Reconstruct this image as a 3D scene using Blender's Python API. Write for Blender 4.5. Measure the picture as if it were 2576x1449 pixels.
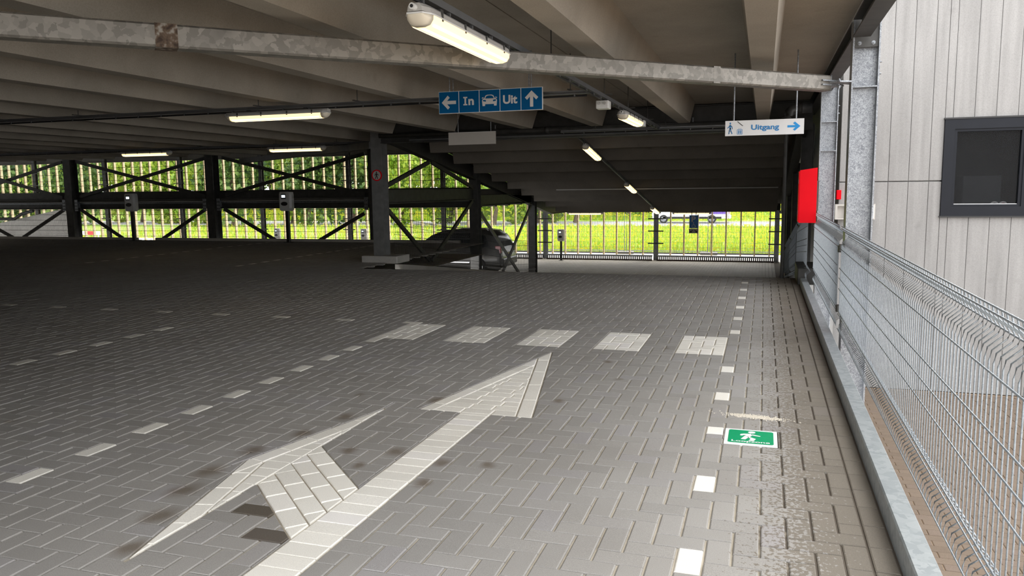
import bpy, math, random
from mathutils import Vector, Matrix
from mathutils.geometry import tessellate_polygon

# ------------------------------------------------------------------ clean
for o in list(bpy.data.objects): bpy.data.objects.remove(o)
SC = bpy.context.scene
COL = SC.collection
R = random.Random(7)

# ------------------------------------------------------------------ camera
IMG_W, IMG_H = 2576, 1449
F_PX, YAW, PITCH, ROLL, CAM_H = 1969.57, 0.3107, 0.1258, -0.0121, 1.4392
def cam_axes():
    cy, sy, cp, sp = math.cos(YAW), math.sin(YAW), math.cos(PITCH), math.sin(PITCH)
    fw = Vector((-sy*cp, cy*cp, -sp)); rt = Vector((cy, sy, 0)); up = rt.cross(fw)
    r2 = math.cos(ROLL)*rt + math.sin(ROLL)*up
    u2 = -math.sin(ROLL)*rt + math.cos(ROLL)*up
    return r2, u2, fw
RT, UP, FW = cam_axes()
cd = bpy.data.cameras.new('camera'); cam = bpy.data.objects.new('camera', cd); COL.objects.link(cam)
cd.sensor_fit = 'HORIZONTAL'; cd.sensor_width = 36.0; cd.lens = F_PX/IMG_W*36.0
cd.clip_start = 0.05; cd.clip_end = 400
cam.matrix_world = Matrix(((RT.x, UP.x, -FW.x, 0), (RT.y, UP.y, -FW.y, 0), (RT.z, UP.z, -FW.z, CAM_H), (0, 0, 0, 1)))
SC.camera = cam

# ------------------------------------------------------------------ world, sun, exposure
SKY_STRENGTH, SUN_STRENGTH, LAMP_STRENGTH, EXPOSURE = 2.6, 1.5, 1.15, 0.5
world = bpy.data.worlds.new('overcast_sky'); SC.world = world; world.use_nodes = True
wn = world.node_tree.nodes; wl = world.node_tree.links
bg = wn['Background']; bg.inputs['Strength'].default_value = SKY_STRENGTH
bg.inputs['Color'].default_value = (0.98, 0.985, 1.0, 1)
sd = bpy.data.lights.new('sun', 'SUN'); sd.energy = SUN_STRENGTH; sd.angle = math.radians(25); sd.color = (1.0, 0.95, 0.86)
sun = bpy.data.objects.new('sun', sd); COL.objects.link(sun)
sun.rotation_euler = (math.radians(42), 0, math.radians(150))
vs = SC.view_settings
vs.view_transform = 'Standard'; vs.look = 'None'; vs.exposure = EXPOSURE; vs.gamma = 1.0; vs.use_curve_mapping = False

# ------------------------------------------------------------------ helpers: meshes
class MB:
    def __init__(s): s.v = []; s.f = []
    def add(s, vs_, fs_):
        b = len(s.v); s.v += [tuple(p) for p in vs_]; s.f += [tuple(i+b for i in q) for q in fs_]; return s
    def box(s, x0, x1, y0, y1, z0, z1):
        return s.add([(x0,y0,z0),(x1,y0,z0),(x1,y1,z0),(x0,y1,z0),(x0,y0,z1),(x1,y0,z1),(x1,y1,z1),(x0,y1,z1)],
                     [(0,3,2,1),(4,5,6,7),(0,1,5,4),(1,2,6,5),(2,3,7,6),(3,0,4,7)])
    def rbox(s, x0, x1, y0, y1, z0, z1, b):
        # box with chamfered vertical edges and a chamfered top and bottom
        def ring(z, i):
            c = b
            return [(x0+i+c,y0+i,z),(x1-i-c,y0+i,z),(x1-i,y0+i+c,z),(x1-i,y1-i-c,z),(x1-i-c,y1-i,z),(x0+i+c,y1-i,z),(x0+i,y1-i-c,z),(x0+i,y0+i+c,z)]
        rs = [ring(z0, b*.6), ring(z0+b*.6, 0), ring(z1-b*.6, 0), ring(z1, b*.6)]
        return s.loft(rs, True, True)
    def loft(s, rings, cap0=True, cap1=True, closed=True):
        n = len(rings[0]); vv = [p for r in rings for p in r]; ff = []
        for i in range(len(rings)-1):
            for j in range(n if closed else n-1):
                a = i*n+j; c = i*n+(j+1) % n
                ff.append((a, c, c+n, a+n))
        if cap0: ff.append(tuple(range(n-1, -1, -1)))
        if cap1: ff.append(tuple((len(rings)-1)*n+k for k in range(n)))
        return s.add(vv, ff)
    def tube(s, pts, r, n=6, cap=True):
        pts = [Vector(p) for p in pts]; rings = []
        for i, p in enumerate(pts):
            a = pts[max(0, i-1)]; b = pts[min(len(pts)-1, i+1)]
            d = (b-a).normalized()
            ref = Vector((0, 0, 1)) if abs(d.z) < .9 else Vector((1, 0, 0))
            u = d.cross(ref).normalized(); w = u.cross(d)
            rr = r[i] if isinstance(r, (list, tuple)) else r
            rings.append([p+(u*math.cos(2*math.pi*k/n)+w*math.sin(2*math.pi*k/n))*rr for k in range(n)])
        return s.loft(rings, cap, cap)
    def bar(s, a, b, w, h, upv=(0, 0, 1)):
        # rectangular bar from a to b; w across, h along upv
        a = Vector(a); b = Vector(b); d = (b-a).normalized(); u = Vector(upv)
        x = d.cross(u).normalized(); u = x.cross(d).normalized()
        def ring(p): return [p-x*w/2-u*h/2, p+x*w/2-u*h/2, p+x*w/2+u*h/2, p-x*w/2+u*h/2]
        return s.loft([ring(a), ring(b)])
    def prism(s, poly, fn, d0, d1):
        # poly 2D, fn(u, v, d) -> 3D, tessellated caps
        n = len(poly)
        tri = tessellate_polygon([[Vector((p[0], p[1], 0)) for p in poly]])
        vv = [fn(u, v, d0) for u, v in poly]+[fn(u, v, d1) for u, v in poly]
        ff = [tuple(t) for t in tri]+[tuple(i+n for i in reversed(t)) for t in tri]
        ff += [(i, (i+1) % n, (i+1) % n+n, i+n) for i in range(n)]
        return s.add(vv, ff)
    def flat(s, loops, fn):
        # flat polygon with holes
        if not loops or not isinstance(loops[0][0], (tuple, list)): loops = [loops]
        pts = [p for l in loops for p in l]
        tri = tessellate_polygon([[Vector((p[0], p[1], 0)) for p in l] for l in loops])
        return s.add([fn(*p) for p in pts], [tuple(t) for t in tri])
    def disc(s, c, axis, r, t, n=12):
        c = Vector(c); a = Vector(axis).normalized()
        return s.tube([c, c+a*t], r, n)

def mesh(name, mb, mat, off=(0, 0, 0), smooth=False):
    me = bpy.data.meshes.new(name)
    ox, oy, oz = off
    me.from_pydata([(p[0]-ox, p[1]-oy, p[2]-oz) for p in mb.v], [], mb.f)
    import bmesh
    bm = bmesh.new(); bm.from_mesh(me); bmesh.ops.recalc_face_normals(bm, faces=bm.faces); bm.to_mesh(me); bm.free()
    me.materials.append(mat)
    if smooth:
        for p in me.polygons: p.use_smooth = True
    return me
def link(name, me, parent=None, loc=(0, 0, 0)):
    o = bpy.data.objects.new(name, me); COL.objects.link(o); o.location = loc
    if parent: o.parent = parent
    return o
def wloc(o):
    p = Vector(o.location)
    while o.parent: o = o.parent; p += Vector(o.location)
    return p
def part(root, name, mb, mat, label=None, kind=None, smooth=False):
    """mesh built in world coordinates, child of an unrotated root"""
    o = link(name, mesh(name, mb, mat, wloc(root), smooth), root)
    if label: o['label'] = label
    if kind: o['kind'] = kind
    return o
def thing(name, label, cat, loc=(0, 0, 0), group=None):
    o = link(name, None, None, loc); o['label'] = label; o['category'] = cat; o.empty_display_size = .1
    if group: o['group'] = group
    return o
def single(name, mb, mat, label, cat, group=None, smooth=False, origin=None):
    off = origin or mb.v[0]
    o = link(name, mesh(name, mb, mat, off, smooth), None, off); o['label'] = label; o['category'] = cat
    if group: o['group'] = group
    return o
def struct(name, mb, mat, label=None, kind='structure', cat=None):
    if mb is None: o = link(name, None)
    else: o = link(name, mesh(name, mb, mat), None)
    o['kind'] = kind
    if label: o['label'] = label
    if cat: o['category'] = cat
    return o
def copy_tree(o, parent=None):
    c = o.copy(); COL.objects.link(c); c.parent = parent
    for ch in list(o.children): copy_tree(ch, c)
    return c
def text_polys(txt, size, bold=0.0):
    cu = bpy.data.curves.new('txt', 'FONT'); cu.body = txt; cu.size = size; cu.offset = bold; cu.align_x = 'LEFT'
    cu.resolution_u = 6
    ob = bpy.data.objects.new('txt', cu); COL.objects.link(ob)
    dg = bpy.context.evaluated_depsgraph_get(); dg.update()
    me = ob.evaluated_get(dg).to_mesh()
    vv = [(v.co.x, v.co.y) for v in me.vertices]; ff = [tuple(p.vertices) for p in me.polygons]
    ob.evaluated_get(dg).to_mesh_clear()
    bpy.data.objects.remove(ob); bpy.data.curves.remove(cu)
    x0 = min(p[0] for p in vv); x1 = max(p[0] for p in vv); y0 = min(p[1] for p in vv); y1 = max(p[1] for p in vv)
    return vv, ff, (x0, x1, y0, y1)

# ------------------------------------------------------------------ helpers: materials
def nmat(name):
    m = bpy.data.materials.new(name); m.use_nodes = True
    nt = m.node_tree; b = nt.nodes['Principled BSDF']
    return m, nt, b
def N(nt, t, **kw):
    n = nt.nodes.new(t)
    for k, v in kw.items():
        if k.startswith('_'): setattr(n, k[1:], v)
        else: n.inputs[k.replace('__', ' ')].default_value = v
    return n
def L(nt, a, ao, b, bi): nt.links.new(a.outputs[ao], b.inputs[bi])
def ramp(nt, stops, interp='LINEAR'):
    r = nt.nodes.new('ShaderNodeValToRGB'); r.color_ramp.interpolation = interp
    e = r.color_ramp.elements
    while len(e) < len(stops): e.new(0.5)
    for i, (p, c) in enumerate(stops):
        e[i].position = p; e[i].color = (c[0], c[1], c[2], 1) if isinstance(c, (tuple, list)) else (c, c, c, 1)
    return r
def mul(c, k): return tuple(min(1, x*k) for x in c)
def pm(name, base, rough=.7, metal=0, var=.12, scale=6, bump=0, bscale=60, spec=.5):
    m, nt, b = nmat(name)
    b.inputs['Roughness'].default_value = rough; b.inputs['Metallic'].default_value = metal
    b.inputs['Specular IOR Level'].default_value = spec
    if var > 0:
        g = N(nt, 'ShaderNodeNewGeometry'); n = N(nt, 'ShaderNodeTexNoise', Scale=scale, Detail=4.0)
        L(nt, g, 'Position', n, 'Vector')
        r = ramp(nt, [(.3, mul(base, 1-var)), (.7, mul(base, 1+var))])
        L(nt, n, 'Fac', r, 'Fac'); L(nt, r, 'Color', b, 'Base Color')
    else: b.inputs['Base Color'].default_value = (*base, 1)
    if bump:
        g2 = N(nt, 'ShaderNodeNewGeometry'); n2 = N(nt, 'ShaderNodeTexNoise', Scale=bscale, Detail=3.0)
        L(nt, g2, 'Position', n2, 'Vector')
        bp = N(nt, 'ShaderNodeBump', Strength=bump, Distance=.01); L(nt, n2, 'Fac', bp, 'Height'); L(nt, bp, 'Normal', b, 'Normal')
    return m
def emit(name, col, s):
    m, nt, b = nmat(name)
    b.inputs['Base Color'].default_value = (*mul(col, .8), 1); b.inputs['Emission Color'].default_value = (*col, 1)
    b.inputs['Emission Strength'].default_value = s; b.inputs['Roughness'].default_value = .3
    return m

STAINS = [(-1.907, 3.80, .07), (-1.596, 3.70, .055), (-1.575, 3.42, .06), (-1.348, 3.74, .05), (-2.10, 4.85, .09), (-2.70, 3.60, .08), (-2.72, 3.25, .09), (-2.66, 3.0, .09), (-2.55, 2.72, .09), (-2.43, 2.42, .08), (-2.52, 4.33, .08), (-2.60, 3.95, .07), (-1.30, 5.05, .05), (-1.95, 5.3, .06), (-1.2, 6.33, .05), (-2.17, 3.75, .06), (-2.0, 3.55, .05)]
def paver_mat(name, base, wet, speck):
    m, nt, b = nmat(name)
    oi = N(nt, 'ShaderNodeObjectInfo'); g = N(nt, 'ShaderNodeNewGeometry')
    ad = N(nt, 'ShaderNodeMath', _operation='ADD'); L(nt, oi, 'Random', ad, 0); L(nt, g, 'Random Per Island', ad, 1)
    fr = N(nt, 'ShaderNodeMath', _operation='FRACT'); L(nt, ad, 0, fr, 0)
    tone = ramp(nt, [(0, mul(base, .93)), (.45, base), (.8, mul(base, 1.04)), (1, (base[0]*1.0, base[1]*1.0, base[2]*1.05))])
    L(nt, fr, 0, tone, 'Fac')
    # fine sandy grain
    gr = N(nt, 'ShaderNodeTexNoise', Scale=380.0, Detail=2.0); L(nt, g, 'Position', gr, 'Vector')
    grr = ramp(nt, [(.28, 1-speck), (.62, 1.0), (.8, 1+speck*.5)]); L(nt, gr, 'Fac', grr, 'Fac')
    mx = N(nt, 'ShaderNodeMix', _data_type='RGBA', _blend_type='MULTIPLY'); mx.inputs[0].default_value = 1
    nt.links.new(tone.outputs['Color'], mx.inputs[6]); nt.links.new(grr.outputs['Color'], mx.inputs[7])
    # broad dirt
    dn = N(nt, 'ShaderNodeTexNoise', Scale=1.1, Detail=5.0); L(nt, g, 'Position', dn, 'Vector')
    dr = ramp(nt, [(.33, (.93, .915, .89)), (.6, (1.02, 1.015, 1.0))]); L(nt, dn, 'Fac', dr, 'Fac')
    mx2 = N(nt, 'ShaderNodeMix', _data_type='RGBA', _blend_type='MULTIPLY'); mx2.inputs[0].default_value = 1
    nt.links.new(mx.outputs[2], mx2.inputs[6]); nt.links.new(dr.outputs['Color'], mx2.inputs[7])
    last = mx2.outputs[2]
    b.inputs['Roughness'].default_value = .7; b.inputs['Specular IOR Level'].default_value = .22
    if wet:
        # rain splashes by the open side: drops that merge into a wet band by the kerb
        sx = N(nt, 'ShaderNodeSeparateXYZ'); L(nt, g, 'Position', sx, 0)
        mp = N(nt, 'ShaderNodeMapRange'); mp.inputs['From Min'].default_value = -.30; mp.inputs['From Max'].default_value = .44
        mp.inputs['To Min'].default_value = -.34; mp.inputs['To Max'].default_value = .22; L(nt, sx, 'X', mp, 'Value')
        wn_ = N(nt, 'ShaderNodeTexNoise', Scale=52.0, Detail=3.0, Roughness=.5); L(nt, g, 'Position', wn_, 'Vector')
        aw = N(nt, 'ShaderNodeMath', _operation='ADD'); L(nt, mp, 'Result', aw, 0); L(nt, wn_, 'Fac', aw, 1)
        wm = ramp(nt, [(.47, 0.0), (.495, 1.0)]); L(nt, aw, 0, wm, 'Fac')
        # oily spots
        vo = N(nt, 'ShaderNodeTexVoronoi', Scale=1.7); vo.feature = 'F1'
        wv = N(nt, 'ShaderNodeTexNoise', Scale=9.0, Detail=2.0); L(nt, g, 'Position', wv, 'Vector')
        vadd = N(nt, 'ShaderNodeMix', _data_type='VECTOR'); vadd.inputs[0].default_value = .06
        nt.links.new(g.outputs['Position'], vadd.inputs[4]); nt.links.new(wv.outputs['Color'], vadd.inputs[5])
        nt.links.new(vadd.outputs[1], vo.inputs['Vector'])
        sr = ramp(nt, [(.035, .75), (.075, 0.0)]); L(nt, vo, 'Distance', sr, 'Fac')
        vo2 = N(nt, 'ShaderNodeTexVoronoi', Scale=5.5); nt.links.new(vadd.outputs[1], vo2.inputs['Vector'])
        sr2 = ramp(nt, [(.05, .6), (.09, 0.0)]); L(nt, vo2, 'Distance', sr2, 'Fac')
        vsel = N(nt, 'ShaderNodeSeparateColor'); L(nt, vo2, 'Color', vsel, 0)
        gt = N(nt, 'ShaderNodeMath', _operation='GREATER_THAN'); L(nt, vsel, 'Red', gt, 0); gt.inputs[1].default_value = .86
        m2_ = N(nt, 'ShaderNodeMath', _operation='MULTIPLY'); nt.links.new(sr2.outputs['Color'], m2_.inputs[0]); nt.links.new(gt.outputs[0], m2_.inputs[1])
        mxa = N(nt, 'ShaderNodeMath', _operation='MAXIMUM'); nt.links.new(sr.outputs['Color'], mxa.inputs[0]); nt.links.new(m2_.outputs[0], mxa.inputs[1])
        # brown smears where the markings were cut in
        prev = None
        for (qx, qy, qr) in STAINS:
            df = N(nt, 'ShaderNodeVectorMath', _operation='SUBTRACT'); nt.links.new(vadd.outputs[1], df.inputs[0]); df.inputs[1].default_value = (qx*.94+.03, qy*.94+.03, .03)
            sc_ = N(nt, 'ShaderNodeVectorMath', _operation='MULTIPLY'); nt.links.new(df.outputs[0], sc_.inputs[0]); sc_.inputs[1].default_value = (1, .8, 0)
            ln = N(nt, 'ShaderNodeVectorMath', _operation='LENGTH'); nt.links.new(sc_.outputs[0], ln.inputs[0])
            mr = N(nt, 'ShaderNodeMapRange'); nt.links.new(ln.outputs['Value'], mr.inputs['Value']); mr.inputs['From Min'].default_value = qr; mr.inputs['From Max'].default_value = qr*.25; mr.inputs['To Max'].default_value = .8
            if prev is None: prev = mr.outputs['Result']
            else:
                mq = N(nt, 'ShaderNodeMath', _operation='MAXIMUM'); nt.links.new(prev, mq.inputs[0]); nt.links.new(mr.outputs['Result'], mq.inputs[1]); prev = mq.outputs[0]
        mxs = N(nt, 'ShaderNodeMix', _data_type='RGBA', _blend_type='MULTIPLY'); nt.links.new(prev, mxs.inputs[0]); nt.links.new(last, mxs.inputs[6]); mxs.inputs[7].default_value = (.50, .42, .34, 1); last = mxs.outputs[2]
        sr = mxa
        mxw = N(nt, 'ShaderNodeMath', _operation='MAXIMUM'); nt.links.new(wm.outputs['Color'], mxw.inputs[0]); nt.links.new(sr.outputs[0], mxw.inputs[1])
        mx3 = N(nt, 'ShaderNodeMix', _data_type='RGBA', _blend_type='MULTIPLY'); nt.links.new(mxw.outputs[0], mx3.inputs[0])
        nt.links.new(last, mx3.inputs[6]); mx3.inputs[7].default_value = (.62, .575, .51, 1)
        last = mx3.outputs[2]
        rr = N(nt, 'ShaderNodeMapRange'); rr.inputs['To Min'].default_value = .7; rr.inputs['To Max'].default_value = .58
        nt.links.new(mxw.outputs[0], rr.inputs['Value']); L(nt, rr, 'Result', b, 'Roughness')
    nt.links.new(last, b.inputs['Base Color'])
    bp = N(nt, 'ShaderNodeBump', Strength=.35, Distance=.002); L(nt, gr, 'Fac', bp, 'Height'); L(nt, bp, 'Normal', b, 'Normal')
    return m

def galv_mat(name, lo, hi, scale=26, rough=.42, metal=.55, rust=False):
    m, nt, b = nmat(name)
    g = N(nt, 'ShaderNodeNewGeometry')
    wv = N(nt, 'ShaderNodeTexNoise', Scale=scale*.6, Detail=3.0); L(nt, g, 'Position', wv, 'Vector')
    va = N(nt, 'ShaderNodeMix', _data_type='VECTOR'); va.inputs[0].default_value = .09
    nt.links.new(g.outputs['Position'], va.inputs[4]); nt.links.new(wv.outputs['Color'], va.inputs[5])
    vo = N(nt, 'ShaderNodeTexVoronoi', Scale=scale); nt.links.new(va.outputs[1], vo.inputs['Vector'])
    sp = N(nt, 'ShaderNodeSeparateColor'); L(nt, vo, 'Color', sp, 0)
    r = ramp(nt, [(.15, lo), (.85, hi)]); L(nt, sp, 'Red', r, 'Fac')
    last = r.outputs['Color']
    if rust:
        ns = N(nt, 'ShaderNodeTexNoise', Scale=1.6, Detail=5.0); L(nt, g, 'Position', ns, 'Vector')
        rr = ramp(nt, [(.60, 0.0), (.70, 1.0)]); L(nt, ns, 'Fac', rr, 'Fac')
        mx = N(nt, 'ShaderNodeMix', _data_type='RGBA'); L(nt, rr, 'Color', mx, 0)
        nt.links.new(last, mx.inputs[6]); mx.inputs[7].default_value = (*mul(lo, .8), 1); last = mx.outputs[2]
    nt.links.new(last, b.inputs['Base Color'])
    b.inputs['Metallic'].default_value = metal; b.inputs['Roughness'].default_value = rough
    return m

def concrete_mat(name, base, streak=(.3, .3, .3), var=.14, vert=False):
    m, nt, b = nmat(name)
    g = N(nt, 'ShaderNodeNewGeometry')
    n1 = N(nt, 'ShaderNodeTexNoise', Scale=1.3, Detail=6.0, Roughness=.6)
    mp = N(nt, 'ShaderNodeMapping'); mp.inputs['Scale'].default_value = (9, 9, .55) if vert else (1, 1, 1)
    L(nt, g, 'Position', mp, 'Vector'); L(nt, mp, 'Vector', n1, 'Vector')
    r = ramp(nt, [(.28, mul(base, 1-var)), (.5, base), (.72, mul(base, 1+var))]); L(nt, n1, 'Fac', r, 'Fac')
    n2 = N(nt, 'ShaderNodeTexNoise', Scale=90.0, Detail=2.0); L(nt, g, 'Position', n2, 'Vector')
    r2 = ramp(nt, [(.25, .86), (.6, 1.0)]); L(nt, n2, 'Fac', r2, 'Fac')
    mx = N(nt, 'ShaderNodeMix', _data_type='RGBA', _blend_type='MULTIPLY'); mx.inputs[0].default_value = 1
    nt.links.new(r.outputs['Color'], mx.inputs[6]); nt.links.new(r2.outputs['Color'], mx.inputs[7])
    last = mx.outputs[2]
    n3 = N(nt, 'ShaderNodeTexNoise', Scale=3.7, Detail=3.0); L(nt, g, 'Position', n3, 'Vector')
    r3 = ramp(nt, [(.66, 0.0), (.78, .5)]); L(nt, n3, 'Fac', r3, 'Fac')
    m2 = N(nt, 'ShaderNodeMix', _data_type='RGBA'); L(nt, r3, 'Color', m2, 0)
    nt.links.new(last, m2.inputs[6]); m2.inputs[7].default_value = (*mul(base, .7), 1)
    nt.links.new(m2.outputs[2], b.inputs['Base Color'])
    b.inputs['Roughness'].default_value = .85; b.inputs['Specular IOR Level'].default_value = .25
    bp = N(nt, 'ShaderNodeBump', Strength=.25, Distance=.004); L(nt, n2, 'Fac', bp, 'Height'); L(nt, bp, 'Normal', b, 'Normal')
    return m

def leaf_mat(name, c0, c1, c2, trans=.35):
    m, nt, b = nmat(name)
    g = N(nt, 'ShaderNodeNewGeometry'); oi = N(nt, 'ShaderNodeObjectInfo')
    ad = N(nt, 'ShaderNodeMath', _operation='MULTIPLY_ADD'); L(nt, oi, 'Random', ad, 0); ad.inputs[1].default_value = .35; L(nt, g, 'Random Per Island', ad, 2)
    r = ramp(nt, [(.0, c0), (.55, c1), (1.2/1.35, c2)]); L(nt, ad, 0, r, 'Fac'); L(nt, r, 'Color', b, 'Base Color')
    b.inputs['Roughness'].default_value = .6
    if 'Subsurface Weight' in b.inputs: b.inputs['Subsurface Weight'].default_value = 0
    tr = N(nt, 'ShaderNodeBsdfTranslucent'); L(nt, r, 'Color', tr, 'Color')
    ms = N(nt, 'ShaderNodeMixShader'); ms.inputs[0].default_value = trans
    out = nt.nodes['Material Output']; L(nt, b, 0, ms, 1); L(nt, tr, 0, ms, 2); L(nt, ms, 0, out, 'Surface')
    return m

M = {}
M['paver'] = paver_mat('paver_grey', (.372, .361, .346), True, .30)
M['paver_stain'] = paver_mat('paver_stained', (.14, .122, .10), False, .3)
M['paver_white'] = paver_mat('paver_white', (.95, .93, .87), False, .26)
M['paver_low'] = paver_mat('paver_lightened', (.50, .48, .43), False, .2)  # grey paver lightened to stand in for daylight reflected off the lower floor
M['paver_brown'] = paver_mat('paver_brown', (.225, .175, .135), False, .4)
m, nt, b = nmat('joint_sand')
g = N(nt, 'ShaderNodeNewGeometry'); sx = N(nt, 'ShaderNodeSeparateXYZ'); L(nt, g, 'Position', sx, 0)
mp = N(nt, 'ShaderNodeMapRange'); mp.inputs['From Min'].default_value = -.15; mp.inputs['From Max'].default_value = .40; L(nt, sx, 'X', mp, 'Value')
nn = N(nt, 'ShaderNodeTexNoise', Scale=14.0, Detail=3.0); L(nt, g, 'Position', nn, 'Vector')
ad = N(nt, 'ShaderNodeMath', _operation='MULTIPLY_ADD'); L(nt, nn, 'Fac', ad, 0); ad.inputs[1].default_value = .8; L(nt, mp, 'Result', ad, 2)
rr = ramp(nt, [(.30, (.55, .50, .41)), (.62, (.40, .36, .29)), (.9, (.12, .10, .08))]); L(nt, ad, 0, rr, 'Fac'); L(nt, rr, 'Color', b, 'Base Color'); b.inputs['Roughness'].default_value = .95
M['sand'] = m
M['sand_brown'] = pm('joint_sand_brown', (.30, .22, .15), .95, 0, .2, 40)
M['galv'] = galv_mat('galvanised_steel', (.165, .175, .195), (.37, .39, .41), 95)
M['galv_brace'] = galv_mat('spangled_galvanised_tube', (.165, .154, .135), (.25, .234, .207), 26, .5, .4, True)
M['galv_kerb'] = galv_mat('galvanised_kerb', (.33, .365, .385), (.42, .455, .47), 30, .45, .45)
M['galv_wire'] = galv_mat('galvanised_wire', (.235, .265, .29), (.32, .35, .375), 90, .42, .5)
M['steel_dark'] = pm('dark_and_shaded_steel', (.07, .069, .066), .55, .3, .2, 7)  # galvanised steel darkened for the deep interior, shade kept in its colour
M['steel_mid'] = pm('less_shaded_steel', (.20, .20, .195), .55, .3, .15, 9)  # lighter copy for the sign column, with less shade in its colour
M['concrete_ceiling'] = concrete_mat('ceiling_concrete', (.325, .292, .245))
M['concrete_ramp'] = concrete_mat('shaded_ramp_concrete', (.20, .178, .15))  # ceiling concrete darkened so its colour holds the shade over the ramp
M['concrete_wall'] = concrete_mat('board_marked_concrete', (.30, .2925, .283), var=.14, vert=True)
M['concrete_kerb'] = concrete_mat('kerb_concrete', (.48, .46, .42))
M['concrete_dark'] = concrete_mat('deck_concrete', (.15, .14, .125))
M['housing'] = pm('grey_lamp_housing', (.44, .43, .41), .5, 0, .05)
M['rail'] = pm('grey_cable_rail', (.17, .175, .18), .45, .5, .1)
M['plastic_white'] = pm('white_plastic', (.72, .72, .70), .35, 0, .03)
M['plastic_black'] = pm('black_plastic', (.012, .012, .013), .4, 0, 0)
M['rubber'] = pm('black_rubber', (.02, .02, .02), .8, 0, 0)
M['sign_blue'] = pm('sign_blue', (.0, .10, .27), .45, 0, .03, spec=.15)
M['sign_white'] = pm('sign_white', (.80, .80, .80), .3, 0, .02)
M['sign_print_white'] = pm('sign_print_white', (.72, .70, .68), .4, 0, 0)
M['sign_cyan'] = pm('sign_print_blue', (.006, .21, .52), .4, 0, 0)
M['sign_green'] = pm('sign_green', (.0, .34, .14), .4, 0, .05, 40)
M['paint_white'] = pm('sign_paint_white', (.85, .87, .86), .45, 0, .04, 60)
M['sign_grey'] = pm('sign_back_grey', (.50, .47, .43), .45, 0, .04)
M['red'] = pm('red_lacquer', (.72, .0, .008), .5, 0, .03, spec=.12)
M['black'] = pm('black_paint', (.015, .015, .015), .5, 0, 0)
M['anthracite'] = pm('anthracite_aluminium', (.010, .0115, .016), .5, 0, .06, spec=.2)
M['wood'] = pm('larch_slat', (.86, .64, .40), .7, 0, .25, 9)
M['lamp'] = emit('lamp_diffuser_glow', (1.0, .72, .36), LAMP_STRENGTH)
M['tube'] = emit('lamp_tube_glow', (1.0, .80, .48), LAMP_STRENGTH*2.0)
M['diffuser'] = pm('clear_diffuser_end', (.75, .68, .55), .25, 0, .05)
M['screen'] = emit('charger_screen', (.75, .9, 1.0), 1.6)
m, nt, b = nmat('window_glass')
b.inputs['Base Color'].default_value = (.012, .012, .013, 1); b.inputs['Roughness'].default_value = .03; b.inputs['Alpha'].default_value = .45; b.inputs['Specular IOR Level'].default_value = .12
M['glass'] = m
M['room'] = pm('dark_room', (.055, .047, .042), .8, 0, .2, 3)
M['room_grey'] = pm('room_grey_panel', (.12, .13, .15), .6, 0, .1)
M['pink'] = pm('pink_disc', (.62, .22, .24), .5, 0, .05)
M['grass'] = leaf_mat('meadow_grass', (.20, .36, .03), (.36, .50, .04), (.58, .60, .07), .25)
M['flower'] = pm('yellow_flower', (.85, .70, .04), .7, 0, .1)
M['turf'] = pm('turf_soil', (.27, .40, .05), .9, 0, .4, 1.4)
M['leaf_a'] = leaf_mat('leaf_bright', (.10, .21, .02), (.23, .36, .035), (.42, .50, .07))
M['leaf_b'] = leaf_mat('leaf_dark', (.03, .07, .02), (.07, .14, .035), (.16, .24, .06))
M['bark'] = pm('bark', (.12, .09, .06), .9, 0, .3, 8)
M['asphalt'] = pm('asphalt_road', (.34, .33, .34), .85, 0, .1, 2)
M['path'] = pm('pale_concrete_path', (.62, .60, .56), .85, 0, .1, 2)
M['van_white'] = pm('van_white', (.80, .81, .84), .3, 0, .02)
M['van_purple'] = pm('van_purple', (.16, .09, .42), .35, 0, .05)
M['car_paint'] = pm('car_dark_paint', (.05, .048, .045), .22, .4, .05)
M['car_glass'] = pm('car_glass', (.008, .009, .01), .06, 0, 0)
M['chrome'] = pm('chrome_trim', (.6, .6, .6), .2, .9, 0)
M['lamp_red'] = pm('red_light_cover', (.30, .006, .008), .2, 0, 0)
M['red_white'] = pm('barrier_red', (.75, .03, .03), .5, 0, 0)

# ================================================================== FLOOR of concrete pavers
GX, GY, AX, AY = -.292, 2.844, .1043, .105
RAMP_Y0, RAMP_S, LOW_Z = 13.0, .125, -1.41
RAMP_Y1 = RAMP_Y0-LOW_Z/RAMP_S
X_KERB, X_RAMP = .533, -7.15
def zfloor(x, y):
    if x > X_RAMP and y > RAMP_Y0: return max(LOW_Z, -(y-RAMP_Y0)*RAMP_S)
    return 0.0
def project(p):
    d = Vector(p)-Vector((0, 0, CAM_H)); z = d.dot(FW)
    if z < .2: return None
    return (IMG_W/2+F_PX*d.dot(RT)/z, IMG_H/2-F_PX*d.dot(UP)/z, z)
def clip(poly, nx, ny, c):
    """keep nx*x+ny*y <= c"""
    out = []
    for i in range(len(poly)):
        a = poly[i]; b = poly[(i+1) % len(poly)]
        da = nx*a[0]+ny*a[1]-c; db = nx*b[0]+ny*b[1]-c
        if da <= 1e-9: out.append(a)
        if (da < -1e-9 and db > 1e-9) or (da > 1e-9 and db < -1e-9):
            t = da/(da-db); out.append((a[0]+(b[0]-a[0])*t, a[1]+(b[1]-a[1])*t))
    return out
def area(p): return .5*sum(p[i][0]*p[(i+1) % len(p)][1]-p[(i+1) % len(p)][0]*p[i][1] for i in range(len(p)))
def ccw(p): return p if area(p) > 0 else p[::-1]
def edges(poly):
    for i in range(len(poly)):
        a = poly[i]; b = poly[(i+1) % len(poly)]; dx, dy = b[0]-a[0], b[1]-a[1]; l = math.hypot(dx, dy)
        if l > 1e-7: yield dy/l, -dx/l, (dy*a[0]-dx*a[1])/l
def inter(p, q):
    for nx, ny, c in edges(q):
        p = clip(p, nx, ny, c)
        if len(p) < 3: return []
    return p
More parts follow.
